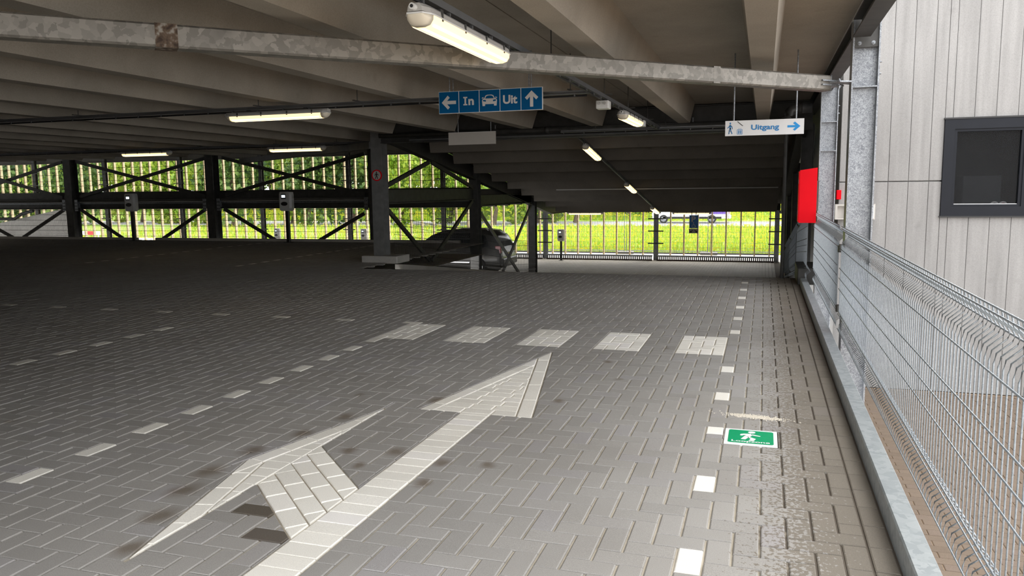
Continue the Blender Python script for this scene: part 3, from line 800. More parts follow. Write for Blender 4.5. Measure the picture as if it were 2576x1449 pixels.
xb('horizontal_brace', (-7.5, 14.3, 2.34), (-14.6, 19.7, 2.34), 'horizontal diagonal brace under the ceiling behind the two far lamps', .13, .13, upv=(0, 0, 1))
# beam joining the ramp columns half way up
m_ = MB(); ibeam((RX, 14.55, 1.16), (RX, 19.75, 1.16), .16, .3, mb=m_); single('tie_beam', m_, M['steel_dark'], 'dark tie beam between the sign column and the second ramp column', 'beam')
m_ = MB(); ibeam((RX, 20.05, .98), (RX, 25.25, .98), .16, .3, mb=m_); single('tie_beam', m_, M['steel_dark'], 'dark tie beam between the second and third ramp columns', 'beam')

# ================================================================== WIRE MESH PANELS
def wire_line(p, z0, z1, folds, nrm_, zb=0.0, hooks=True):
    pts = []
    for zc, off, half in sorted(folds):
        pts += [(zc-half, 0), (zc-half*.62, off*.12), (zc-half*.22, off*.86), (zc, off), (zc+half*.22, off*.86), (zc+half*.62, off*.12), (zc+half, 0)]
    pts = [(z0, 0)]+[q for q in pts if z0 < q[0] < z1]+[(z1, 0)]
    return [(p[0]+nrm_[0]*o_, p[1]+nrm_[1]*o_, zb+z) for z, o_ in pts]
def mesh_wires(mb, a, b_, z0, z1, step, r, hz, folds, nrm_, n=3, zb=lambda s: 0.0, vertical=True, hr=None):
    a = Vector(a); b_ = Vector(b_); l = (b_-a).length; d = (b_-a)/l
    k = int(l/step)
    if vertical:
        for i in range(k+1):
            p = a+d*(i*step); mb.tube(wire_line((p.x, p.y), z0, z1, folds, nrm_, zb(i*step)), r, n, False)
    for z, off in hz:
        m_ = max(1, int(l/2.0)) if zb(0) != zb(l) else 1
        pts = [(a.x+d.x*l*i/m_+nrm_[0]*off, a.y+d.y*l*i/m_+nrm_[1]*off, z+zb(l*i/m_)) for i in range(m_+1)]
        mb.tube(pts, hr or r*1.2, max(n, 4), True)
# near panel: each wire is a part
FX = .672
FOLDS = [(.985, .052, .085), (.235, .052, .075)]
HZ = [(1.072, 0), (1.052, 0), (.985, .058), (.875, -.006), (.70, -.006), (.61, -.006), (.515, -.006), (.315, -.006), (.285, -.004), (.235, .058), (.150, -.004)]
t = thing('mesh_fence', 'galvanised welded mesh panel with folded top and bottom, nearer than the brace column', 'fence panel', (FX, 7.54, .13), 'mesh panels along the open side')
wm = MB().tube([(p[0]-FX, p[1]-7.54, p[2]-.13) for p in wire_line((FX, 7.54), .135, 1.074, FOLDS, (1, 0))], .0027, 6)
wme = mesh('vertical_wire', wm, M['galv_wire'], smooth=True)
for i in range(0, 122): link('vertical_wire', wme, t, (0, -i*.05, 0))
for z, off in HZ:
    part(t, 'horizontal_wire', MB().tube([(FX-.004+off, 1.4, z), (FX-.004+off, 7.56, z)], .0033, 6), M['galv_wire'], smooth=True)
def far_panel(label, a, b_, zb, z0, z1, step, r, hz, folds, nrm_, mat, group, vertical=True, hr=None):
    m_ = MB(); mesh_wires(m_, a, b_, z0, z1, step, r, [], folds, nrm_, 3, zb, vertical)
    h_ = MB(); mesh_wires(h_, a, b_, z0, z1, step, r, hz, folds, nrm_, 3, zb, False, hr)
    t = thing('mesh_fence', label, 'fence panel', (a[0], a[1], z0+zb(0)), group)
    if vertical: part(t, 'vertical_wires', m_, mat, kind='stuff')
    part(t, 'horizontal_wires', h_, mat)
    return t
G2 = 'mesh panels along the open side'
far_panel('galvanised welded mesh panel between the two galvanised columns', (FX, 7.80, 0), (FX, 11.52, 0), lambda s: 0, .135, 1.074, .05, .0027, HZ, FOLDS, (1, 0), M['galv_wire'], G2, hr=.0035)
for ya, yb, lab in ((11.75, 15.45, 'dark mesh panel starting down the ramp on the building side'), (15.75, 19.45, 'dark mesh panel halfway down the ramp on the building side'), (19.75, 23.45, 'dark mesh panel low on the ramp on the building side')):
    far_panel(lab, (.60, ya, 0), (.60, yb, 0), lambda s, ya=ya: zfloor(0, ya+s), .12, 1.07, .05, .0027, HZ[2:], FOLDS, (1, 0), M['galv_wire'], 'mesh panels down the building side')
for ya, yb, lab in ((14.65, 19.7, 'sloping mesh panel beside the ramp in front of the parked car'), (20.1, 25.2, 'sloping mesh panel between the second and third ramp columns')):
    far_panel(lab, (-7.24, ya, 0), (-7.24, yb, 0), lambda s, ya=ya: zfloor(-7, ya+s), .16, 1.12, .05, .0028, [(1.1, 0), (.95, 0), (.75, 0), (.55, 0), (.35, 0), (.17, 0)], [(.24, .04, .06)], (-1, 0), M['steel_dark'], 'sloping mesh panels by the ramp', hr=.004)
# clips
for y, zz in ((7.66, .88), (7.66, .33), (11.62, .88)):
    m_ = MB().box(FX-.012, FX+.03, y-.10, y-.03, zz-.03, zz+.03).box(FX-.012, FX+.03, y+.03, y+.10, zz-.05, zz+.01).box(FX+.005, FX+.03, y-.10, y+.10, zz-.02, zz)
    single('panel_clip', m_, M['steel_dark'], {(7.66, .88): 'dark upper clip fixing the mesh to the brace column', (7.66, .33): 'dark lower clip fixing the mesh to the brace column', (11.62, .88): 'dark clip fixing the mesh to the column by the red cabinet'}[(y, zz)], 'clip', 'mesh clips')
# galvanised kerb rails
for ya, yb, lab in ((-1.2, 5.553, 'long galvanised steel kerb rail along the pavers, nearer than the joint'), (5.562, 12.05, 'galvanised steel kerb rail running to the red cabinet')):
    m_ = MB(); b = .006
    pr = [(X_KERB, -.05), (X_KERB, .098), (X_KERB+b, .105), (.618, .105), (.622, .10), (.622, .02), (.616, .02), (.616, .097), (X_KERB+.012, .097), (X_KERB+.012, -.05)]
    n_ = len(pr); m_.loft([[(x, y, z) for x, z in pr] for y in (ya, yb)])
    single('kerb_rail', m_, M['galv_kerb'], lab, 'kerb', 'galvanised kerb rails')
single('dark_kerb_block', MB().rbox(.50, .78, 12.10, 13.2, 0, .24, .01), M['steel_dark'], 'dark steel kerb block past the end of the galvanised kerb', 'kerb')

# ================================================================== BRACED BAYS on the left
LY = 19.95
lcols = [(-26.75, 'dark column of the braced bays, by the sloping grey wall'), (-21.3, 'dark column of the braced bays, left of the first tall charger'), (-15.85, 'dark column of the braced bays between the two tall chargers'), (-10.4, 'dark column of the braced bays behind the sign column')]
for x, lab in lcols:
    hcolumn('steel_column', x, LY, -.02, 3.0, lab, 'columns of the braced bays', w=.30, d=.28, mat=M['steel_dark'], turn=True)
for x0, x1, lab in ((-26.6, -21.45, 'first'), (-21.15, -16.0, 'second'), (-15.7, -10.55, 'third'), (-10.25, -7.55, 'fourth')):
    tt = {'first': 'deck edge beam in the bay with the sloping grey wall', 'second': 'deck edge beam behind the tall charger in the second bay', 'third': 'deck edge beam behind the tall charger beside the sign column', 'fourth': 'short deck edge beam behind the ramp columns'}[lab]
    t = thing('deck_beam', tt, 'beam', (x0, LY, .95), 'deck edge beams')
    part(t, 'upper_channel', ibeam((x0, LY+.08, 1.26), (x1, LY+.08, 1.26), .14, .24), M['steel_dark'])
    part(t, 'lower_channel', ibeam((x0, LY+.08, .96), (x1, LY+.08, .96), .16, .20), M['steel_dark'])
    part(t, 'bearing_angle', MB().box(x0, x1, LY+.0, LY+.02, 1.12, 1.17), M['galv'])
G3 = 'bolted plates on the braced bays'
for x, lab in ((-21.55, 'bolted plate on the ramp-wall side of the column left of the first charger'), (-21.05, 'bolted plate on the charger side of the column left of the first charger'), (-16.10, 'bolted plate on the first-charger side of the middle braced column'), (-15.60, 'bolted plate on the second-charger side of the middle braced column'), (-10.65, 'bolted plate beside the column hidden behind the sign column')):
    t = thing('bolted_plate', lab, 'plate', (x, LY-.1, .92), G3)
    part(t, 'plate', MB().box(x-.06, x+.06, LY-.115, LY-.10, .90, 1.26).box(x-.02, x+.02, LY-.10, LY+.03, 1.0, 1.2), M['galv'])
    for dz in (.06, .16, .26):
        for dx in (-.028, .028): part(t, 'bolt', MB().disc((x+dx, LY-.115, .90+dz), (0, -1, 0), .016, .01, 8), M['plastic_black'])
G4 = 'flat braces of the braced bays'
for x0, x1, lab in ((-20.95, -16.05, 'large X brace of the second braced bay behind the first tall charger'), (-15.4, -10.7, 'large X brace of the third braced bay behind the second tall charger'), (-26.4, -21.6, 'large X brace of the first braced bay above the sloping grey wall')):
    braces('x_brace', [((x0, LY-.05, 2.47), (x1, LY-.05, 1.33)), ((x0, LY-.05, 1.36), (x1, LY-.05, 2.47))], lab, G4, .10, .04, (0, 1, 0))
for a, b_, lab in (((-20.95, .95), (-19.3, .02), 'short lower brace left of the first tall charger'), ((-16.1, .95), (-17.8, .02), 'short lower brace right of the first tall charger'),
                   ((-15.45, .95), (-13.7, .02), 'short lower brace left of the second tall charger'), ((-10.75, .80), (-12.25, .02), 'short lower brace right of the second tall charger'),
                   ((-21.65, .93), (-23.5, .02), 'lower brace in the first bay next to the sloping grey wall'), ((-26.4, 1.1), (-23.9, .02), 'lower brace in the first bay by the outermost column')):
    xb('brace', (a[0], LY-.05, a[1]), (b_[0], LY-.05, b_[1]), lab, .10, .04, G4, upv=(0, 1, 0))
for n, (x0, x1) in enumerate(((-26.6, -21.45), (-21.15, -16.0), (-15.7, -10.55), (-10.25, -7.55))):
    nm = ('first', 'second', 'third', 'fourth')[n]
    far_panel('upper wire mesh of the %s braced bay above the deck edge' % nm, (x0, LY+.2, 0), (x1, LY+.2, 0), lambda s: 0, 1.50, 2.80, .055, .0042, [(1.52, 0), (1.70, 0), (1.86, 0), (2.06, 0), (2.26, 0), (2.46, 0)], [(1.66, .05, .08)], (0, -1), M['steel_dark'], 'mesh of the braced bays', hr=.0055)
    far_panel('lower wire mesh of the %s braced bay below the deck edge' % nm, (x0, LY+.1, 0), (x1, LY+.1, 0), lambda s: 0, .08, .945, .055, .0042, [(.10, 0), (.27, 0), (.42, 0), (.60, 0), (.78, 0), (.92, 0)], [(.20, .05, .07)], (0, -1), M['steel_dark'], 'mesh of the braced bays', hr=.0055)
for x0, x1, lab in ((-27, -18.6, 'pale kerb along the first and second braced bays'), (-17.9, -7.8, 'pale kerb along the third braced bay')):
    single('bay_kerb', MB().rbox(x0, x1, 19.70, 19.80, -.01, .075, .008), M['concrete_kerb'], lab, 'kerb', 'kerbs of the braced bays')
single('ramp_wall', MB().prism([(-33, -1.41), (-27.8, -1.41), (-28.2, .85), (-33, .05)], lambda u, v, d: (u, d, v), 26.0, 26.2), M['concrete_kerb'], 'pale sloping ramp wall behind the first braced bay', 'wall')
single('drain_pipe', MB().tube([(-33, 25.6, .42), (-30.6, 25.6, .42), (-30.2, 25.6, .62), (-29.5, 25.6, .78)], .07, 10), M['black'], 'black drain pipe in front of the sloping ramp wall', 'pipe')

# ================================================================== FAR FACADE
FY = 31.0
for n in range(9):
    x = .5-4.49*n
    t = hcolumn('facade_column', x, FY, LOW_Z, 4.0, 'grey steel column of the slatted far facade' if n > 2 else ('grey facade column at the corner of the concrete building', 'grey facade column between the accessible parking sign and the pale charger', 'grey facade column beside the pale charger')[n], 'facade columns', w=.17, d=.17, mat=M['galv'] if n < 3 else M['steel_dark'], turn=True)
    for z in (.22, -.26, -.74)+((1.9, 2.5) if n > 2 else ()):
        part(t, 'bracket', MB().box(x-.30, x+.30, FY-.13, FY-.10, z-.022, z+.022), M['steel_dark'])
screen = thing('slat_screen', 'screen of upright larch slats along the whole far facade', 'slat screen', (-18, 31.5, LOW_Z))
sm = mesh('slat', MB().rbox(-.026, .026, -.07, .07, 0, 5.5, .006), M['wood'])
for n in range(78): link('slat', sm, screen, (18+.25-.535*n+R.uniform(-.012, .012), 0, .16))
for z in (-1.18, 1.25, 4.0): part(screen, 'slat_rail', MB().box(-43.5, .6, 31.58, 31.62, z-.03, z+.03), M['galv'])
G5 = 'fine mesh of the facade openings'
for x0, x1, lab in ((-3.9, .4, 'fine wire mesh behind the accessible parking sign'), (-8.36, -4.1, 'fine wire mesh behind the pale charger'), (-12.85, -8.57, 'fine wire mesh of the facade behind the parked car')):
    far_panel(lab, (x0, FY-.06, 0), (x1, FY-.06, 0), lambda s: 0, -1.12, .55, .06, .004, [(-1.1+.2*k, 0) for k in range(9)], [], (0, -1), M['galv'], G5, hr=.0035)
for x0, x1, lab in ((-3.93, .41, 'low grey guard rail with a comb of bars under the accessible parking sign'), (-8.38, -4.11, 'low grey guard rail with a comb of bars by the pale charger'), (-12.86, -8.55, 'low grey guard rail with a comb of bars behind the parked car')):
    t = thing('guard_rail', lab, 'rail', (x0, 30.85, LOW_Z), 'facade guard rails')
    part(t, 'top_rail', MB().rbox(x0, x1, 30.80, 30.90, -1.26, -1.20, .008), M['galv'])
    part(t, 'base_strip', MB().box(x0, x1, 30.74, 30.84, LOW_Z-.005, LOW_Z+.045), pm('brown_strip', (.07, .045, .04), .7, 0, .2))
    m_ = MB(); x = x0
    while x < x1: m_.box(x, x+.045, 30.84, 30.86, LOW_Z+.04, -1.26); x += .075
    part(t, 'bars', m_, M['steel_dark'], kind='stuff')

# ================================================================== OUTDOORS
ground = struct('ground', MB().box(-110, 40, 31.3, 150, -2.2, -1.53), M['turf'], 'meadow outside the far facade')
struct('path', MB().box(-110, 14, 31.35, 34.6, -1.56, -1.45), M['path'], 'pale concrete path outside the far facade')
struct('parking_strip', MB().box(-110, -13, 34.6, 41.5, -1.56, -1.46), M['path'], 'pale paved strip outside the braced bays')
struct('road', MB().box(-110, 40, 60.5, 68.5, -1.60, -1.50), M['asphalt'], 'grey road across the meadow')
struct('road_verge', MB().loft([[(-110, 72, -1.56), (40, 72, -1.56), (40, 72, -1.545), (-110, 72, -1.545)], [(-110, 84, -1.56), (40, 84, -1.56), (40, 84, -.4), (-110, 84, -.4)], [(-110, 100, -1.56), (40, 100, -1.56), (40, 100, .3), (-110, 100, .3)]]), M['turf'], 'green bank beyond the road')
gm = MB(); fm = MB()
for n in range(26000):
    y = 34.7+25*R.random()**1.5; x = R.uniform(-46, 3) if R.random() < .6 else R.uniform(-16, 3)
    if x < -12.8 and y < 41.7: continue
    h = R.uniform(.12, .34); w = R.uniform(.02, .05)*(1+.03*(y-34)); a = R.uniform(0, 3.14); dx, dy = math.cos(a)*w, math.sin(a)*w; lx, ly = R.uniform(-.1, .1), R.uniform(-.1, .1)
    gm.add([(x-dx, y-dy, -1.54), (x+dx, y+dy, -1.54), (x+lx, y+ly, -1.54+h)], [(0, 1, 2)])
    if n % 12 == 0:
        s = R.uniform(.03, .05); fm.add([(x-s, y, -1.3), (x+s, y, -1.3), (x+s, y, -1.3+s), (x-s, y, -1.3+s)], [(0, 1, 2, 3)])
for n in range(9000):
    x = R.uniform(-60, 6); y = R.uniform(71, 84); z = -1.55+max(0, (y-72)/12*1.14); h = R.uniform(.2, .6); w = R.uniform(.06, .14)
    gm.add([(x-w, y, z), (x+w, y, z), (x+R.uniform(-.1, .1), y, z+h)], [(0, 1, 2)])
    if n % 3 == 0: s = R.uniform(.05, .09); fm.add([(x-s, y-.02, z+h*.8), (x+s, y-.02, z+h*.8), (x+s, y-.02, z+h*.8+s), (x-s, y-.02, z+h*.8+s)], [(0, 1, 2, 3)])
o = link('meadow_grass', mesh('meadow_grass', gm, M['grass'])); o['kind'] = 'stuff'; o['label'] = 'tall yellow-green meadow grass outside the facade'; o['category'] = 'grass'
o = link('meadow_flowers', mesh('meadow_flowers', fm, M['flower'])); o['kind'] = 'stuff'; o['label'] = 'small yellow flowers in the meadow'; o['category'] = 'flowers'
# trees
def crown_mesh(seed, mat, n=2600):
    rr = random.Random(seed); mb = MB()
    lobes = [(rr.uniform(-.55, .55), rr.uniform(-.4, .4), rr.uniform(-.75, .65), rr.uniform(.35, .6)) for _ in range(9)]
    for k in range(n):
        lx, ly, lz, lr = rr.choice(lobes)
        d = Vector((rr.gauss(0, 1), rr.gauss(0, 1), rr.gauss(0, 1))).normalized()*lr*(1-.35*rr.random()**2)
        p = Vector((lx, ly, lz))+d; s = rr.uniform(.022, .05)
        u = Vector((rr.gauss(0, 1), rr.gauss(0, 1), rr.gauss(0, 1))).normalized(); w = u.cross(d).normalized() if u.cross(d).length > 1e-4 else Vector((1, 0, 0))
        mb.add([p-u*s*1.6, p+w*s, p+u*s*1.6, p-w*s], [(0, 1, 2, 3)])
    return mesh('crown', mb, mat)
crowns = [crown_mesh(1, M['leaf_a']), crown_mesh(2, M['leaf_a']), crown_mesh(3, M['leaf_b'])]
trunk_me = mesh('trunk', MB().tube([(0, 0, 0), (.08, 0, .35), (-.05, .03, .7), (.02, 0, 1.0)], [.07, .05, .04, .02], 7), M['bark'])
rt = random.Random(5)
spots = []
x = -98.0
while x < -9:
    spots.append((x, rt.uniform(58, 66) if x < -15 else rt.uniform(73, 78), rt.uniform(3.4, 4.6), 2 if rt.random() < .22 else rt.choice((0, 1)))); x += rt.uniform(2.6, 3.8)
for x in (-6, -1.5, 3.5, 8): spots.append((x, rt.uniform(88, 92), 4.0, 2))
for n in range(16): spots.append((-96+n*5.8, rt.uniform(76, 84), rt.uniform(5, 7), rt.choice((0, 1, 2))))
for x, y, s, k in spots:
    lab = ['lush light green tree standing behind the meadow', 'broad light green tree standing behind the meadow', 'dark green tree standing behind the meadow'][k]
    t = thing('tree', lab, 'tree', (x, y, -1.5), 'trees beyond the meadow')
    c = link('crown', crowns[k], t, (0, 0, s*1.05)); c.scale = (s, s*.8, s); c.rotation_euler = (0, 0, rt.uniform(0, 6.28))
    c = link('trunk', trunk_me, t); c.scale = (s*.9, s*.9, s)
# site fence
G6 = 'temporary site fence panels in the meadow'
for x0, x1, lab in ((-9.25, -5.78, 'temporary site fence panel behind the pale charger'), (-5.68, -2.22, 'temporary site fence panel left of the accessible parking sign'), (-2.12, 1.35, 'temporary site fence panel behind the accessible parking sign')):
    t = thing('site_fence', lab, 'site fence', (x0, 34.2, -1.45), G6)
    part(t, 'frame', MB().tube([(x0, 34.2, -1.42), (x0, 34.2, .55), (x1, 34.2, .55), (x1, 34.2, -1.42)], .021, 6).tube([(x0, 34.2, -1.3), (x1, 34.2, -1.3)], .018, 6), M['galv'])
    m_ = MB(); x = x0+.12
    while x < x1: m_.tube([(x, 34.2, -1.3), (x, 34.2, .55)], .003, 3, False); x += .12
    part(t, 'wires', m_, M['galv'], kind='stuff')
for x in (-5.73, -2.17):
    single('concrete_foot_block', MB().rbox(x-.36, x+.36, 34.05, 34.35, -1.452, -1.33, .03), M['concrete_kerb'], 'concrete foot block of the site fence %s' % ('between the pale charger and the facade column' if x < -4 else 'under the accessible parking sign'), 'fence foot', 'site fence feet')
# barrier at the left
t = thing('road_barrier', 'red and white striped barrier board outside the second braced bay', 'barrier', (-43.5, 41, -1.46))
for k in range(6): part(t, 'board_stripe', MB().box(-45+k*.55, -44.45+k*.55, 41, 41.04, -1.25, -1.0), M['red_white'] if k % 2 == 0 else M['sign_white'])
for x in (-44.8, -41.9): part(t, 'leg', MB().box(x-.04, x+.04, 41.04, 41.08, -1.53, -1.0), M['sign_white'])
# van on the road
vx0, vx1, vy, vz = -8.75, -2.6, 65.2, -1.50
t = thing('delivery_van', 'white van with a purple side standing on the road', 'van', (vx0, vy, vz))
prof = [(vx0+.05, .42), (vx0, .75), (vx0+.10, 1.05), (vx0+.85, 1.32), (vx0+1.55, 2.15), (vx0+1.95, 2.42), (vx1-.1, 2.50), (vx1, 2.35), (vx1, .45), (vx1-.1, .38)]
bd = MB().prism(prof, lambda u, v, d: (u, d, vz+v), vy, vy+1.95)
part(t, 'body', bd, M['van_white'])
part(t, 'side_panel', MB().box(vx0+2.1, vx1-.25, vy-.012, vy, vz+.74, vz+2.2), M['van_purple'])
part(t, 'sill', MB().box(vx0+.9, vx1-.6, vy-.03, vy, vz+.36, vz+.52), M['plastic_black'])
part(t, 'side_window', MB().prism([(vx0+1.0, 1.38), (vx0+1.95, 1.38), (vx0+1.95, 2.05), (vx0+1.6, 2.05)], lambda u, v, d: (u, d, vz+v), vy-.012, vy), M['car_glass'])
for wx in (vx0+.95, vx1-1.35):
    w_ = part(t, 'wheel', MB().tube([(wx, vy-.02, vz+.34), (wx, vy+.22, vz+.34)], .34, 18), M['rubber']); part(w_, 'rim', MB().disc((wx, vy-.03, vz+.34), (0, 1, 0), .22, .012, 16), M['galv'])
part(t, 'tail_light', MB().box(vx1-.03, vx1+.01, vy-.012, vy+.12, vz+.75, vz+1.25), M['lamp_red'])
part(t, 'bumper', MB().rbox(vx1-.04, vx1+.10, vy, vy+1.95, vz+.36, vz+.60, .03), M['plastic_white'])

# ================================================================== SIGNS
ARROW_UP = [(.5, .87), (.83, .55), (.725, .445), (.58, .59), (.58, .12), (.42, .12), (.42, .59), (.275, .445), (.17, .55)]
def rot90(p, k):
    out = []
    for u, v in p:
        for _ in range(k): u, v = 1-v, u
        out.append((u, v))
    return out
def disc2(cx_, cy_, r, n=20, ry=None): return [(cx_+r*math.cos(6.28318*i/n), cy_+(ry or r)*math.sin(6.28318*i/n)) for i in range(n)]
def thick(pts, w):
    """polyline to polygon quads list"""
    out = []
    for a, b_ in zip(pts[:-1], pts[1:]):
        dx, dy = b_[0]-a[0], b_[1]-a[1]; l = math.hypot(dx, dy) or 1; nx, ny = -dy/l*w/2, dx/l*w/2
        out.append([(a[0]+nx, a[1]+ny), (a[0]-nx, a[1]-ny), (b_[0]-nx, b_[1]-ny), (b_[0]+nx, b_[1]+ny)])
    return out
def cap(pts, w, n=10): return thick(pts, w)+[disc2(p[0], p[1], w/2, n) for p in pts]
def person(k=1.0):
    """walking figure in a unit box, facing right"""
    return [disc2(.50, .90, .095)]+[[(.40, .76), (.58, .78), (.60, .60), (.56, .44), (.42, .44), (.40, .6)]]+cap([(.46, .74), (.27, .62), (.22, .46)], .085)+cap([(.57, .73), (.68, .60), (.82, .53)], .08)+cap([(.52, .47), (.60, .28), (.66, .06)], .115)+cap([(.46, .47), (.40, .26), (.26, .06)], .115)
def place(polys, x0, z0, sx, sz, mb, y):
    for p in polys: mb.flat([(x0+u*sx, z0+v*sz) for u, v in p], lambda u, v: (u, y, v))
def put_text(mb, txt, x0, x1, z0, z1, y, bold=.02, fn=None):
    vv, ff, (a, b_, c, d) = text_polys(txt, 1.0, bold)
    f_ = fn or (lambda u, v: (u, y, v))
    mb.add([f_(x0+(u-a)/(b_-a)*(x1-x0), z0+(v-c)/(d-c)*(z1-z0)) for u, v in vv], ff)
def rods(t, xs_, y, z0, z1, r=.006, mat=None):
    for x in xs_: part(t, 'hanging_rod', MB().tube([(x, y, z0), (x, y, z1)], r, 8), mat or M['galv'])
# In / Uit
SY = 8.0; sx0, sx1, sz0, sz1 = -3.373, -2.213, 2.253, 2.486
t = thing('direction_sign', 'blue hanging sign reading In and Uit with a car and arrows', 'sign', (sx0, SY, sz0))
part(t, 'board', MB().box(sx0, sx1, SY, SY+.025, sz0, sz1), M['sign_white'])
sw = (sx1-sx0)/5; h = sz1-sz0
for k in range(5): part(t, 'blue_field', MB().box(sx0+k*sw+.004, sx0+(k+1)*sw-.004, SY-.0015, SY, sz0+.005, sz1-.005), M['sign_blue'])
yy = SY-.003
g = MB(); place([rot90(ARROW_UP, 1)], sx0+.006, sz0+.005, sw-.012, h-.01, g, yy); part(t, 'arrow', g, M['sign_print_white'], 'white arrow pointing left')
g = MB(); place([ARROW_UP], sx0+4*sw+.006, sz0+.008, sw-.012, h-.012, g, yy); part(t, 'arrow', g, M['sign_print_white'], 'white arrow pointing up')
g = MB(); bx0 = sx0+sw
for p in ([(.22, .34), (.42, .34), (.42, .40), (.36, .40), (.36, .66), (.42, .66), (.42, .72), (.22, .72), (.22, .66), (.28, .66), (.28, .40), (.22, .40)],): place([p], bx0, sz0, sw, h, g, yy)
put_text(g, 'n', bx0+.47*sw, bx0+.74*sw, sz0+.34*h, sz0+.62*h, yy, .035); part(t, 'lettering', g, M['sign_print_white'], 'white word In')
g = MB(); bx0 = sx0+3*sw; put_text(g, 'Uit', bx0+.15*sw, bx0+.83*sw, sz0+.32*h, sz0+.71*h, yy, .035); part(t, 'lettering', g, M['sign_print_white'], 'white word Uit')
g = MB(); bx0 = sx0+2*sw
outer = [(.24, .60), (.31, .73), (.40, .765), (.60, .765), (.69, .73), (.76, .60)]; inner = [(.29, .605), (.345, .70), (.42, .73), (.58, .73), (.655, .70), (.71, .605)]
g.flat([[(bx0+u*sw, sz0+v*h) for u, v in outer], [(bx0+u*sw, sz0+v*h) for u, v in inner[::-1]]], lambda u, v: (u, yy, v))
place([[(.16, .57), (.20, .605), (.80, .605), (.84, .57), (.86, .50), (.84, .27), (.72, .27), (.71, .35), (.29, .35), (.28, .27), (.16, .27), (.14, .50)], [(.12, .63), (.20, .67), (.225, .64), (.16, .605)], [(.88, .63), (.80, .67), (.775, .64), (.84, .605)]], bx0, sz0, sw, h, g, yy)
part(t, 'pictogram', g, M['sign_print_white'], 'white car seen from the front')
g = MB(); place([[(.19, .48), (.33, .46), (.33, .53), (.19, .55)], [(.81, .48), (.67, .46), (.67, .53), (.81, .55)], [(.47, .70), (.53, .70), (.53, .735), (.47, .735)]], bx0, sz0, sw, h, g, yy-.001); part(t, 'headlights', g, M['sign_blue'])
rods(t, (-3.25, -3.21, -2.36, -2.335), SY+.012, sz1, SLAB_Z+.02, .007)
# blank sign seen from the back
SY = 12.0; bx = (-4.905, -4.10, 2.158, 2.352)
t = thing('blank_sign', 'plain beige-white hanging sign board without print', 'sign', (bx[0], SY, bx[2]))
part(t, 'board', MB().box(bx[0], bx[1], SY, SY+.025, bx[2], bx[3]), M['sign_grey']); part(t, 'edge_trim', MB().box(bx[0], bx[1], SY-.002, SY+.027, bx[3], bx[3]+.004), M['sign_white'])
rods(t, (-4.74, -4.18), SY+.012, bx[3], SLAB_Z+.02)
# Uitgang
SY = 9.0; ux0, ux1, uz0, uz1 = -.422, .386, 1.984, 2.146
t = thing('exit_sign', 'white hanging sign reading Uitgang with a blue arrow', 'sign', (ux0, SY, uz0))
part(t, 'board', MB().box(ux0, ux1, SY, SY+.025, uz0, uz1), M['sign_white'])
UW, UH = ux1-ux0, uz1-uz0; yy = SY-.002
g = MB(); place([[(1-u, v) for u, v in p] for p in person()], ux0+.015*UW, uz0+.11*UH, .10*UW, .79*UH, g, yy); part(t, 'pictogram', g, M['sign_cyan'], 'blue walking figure')
g = MB(); st = [(.155, .92), (.168, .92), (.168, .86), (.182, .86), (.182, .80), (.196, .80), (.196, .74), (.21, .74), (.21, .68), (.225, .68), (.225, .62)]
for q in thick([(ux0+u*UW, uz0+v*UH) for u, v in st], .006): g.flat(q, lambda u, v: (u, yy, v))
part(t, 'pictogram', g, M['black'], 'dark zigzag of stairs')
g = MB(); fr_ = [(.158, .40), (.222, .40), (.222, .10), (.158, .10), (.158, .40)]
for q in thick([(ux0+u*UW, uz0+v*UH) for u, v in fr_], .0045): g.flat(q, lambda u, v: (u, yy, v))
for cx_ in (.178, .203):
    g.flat([(ux0+cx_*UW+p[0], uz0+.34*UH+p[1]) for p in disc2(0, 0, .0055, 10)], lambda u, v: (u, yy, v))
    g.flat([(ux0+(cx_-.009)*UW, uz0+.30*UH), (ux0+(cx_+.009)*UW, uz0+.30*UH), (ux0+(cx_+.005)*UW, uz0+.13*UH), (ux0+(cx_-.005)*UW, uz0+.13*UH)], lambda u, v: (u, yy, v))
    g.flat([(ux0+cx_*UW+p[0], uz0+.47*UH+p[1]) for p in disc2(0, 0, .0035, 8)], lambda u, v: (u, yy, v))
part(t, 'pictogram', g, M['sign_cyan'], 'blue lift with two figures')
g = MB(); put_text(g, 'Uitgang', ux0+.335*UW, ux0+.69*UW, uz0+.25*UH, uz0+.70*UH, yy, .03); part(t, 'lettering', g, M['sign_cyan'], 'blue word Uitgang')
g = MB(); ar = rot90(ARROW_UP, 3); place([ar], ux0+.768*UW, uz0+.06*UH, .215*UW, .90*UH, g, yy); part(t, 'arrow', g, pm('bright_blue', (.0, .30, .75), .4, 0, 0), 'bright blue arrow pointing right')
rods(t, (-.334, .305), SY+.012, uz1, SLAB_Z+.02, .008)
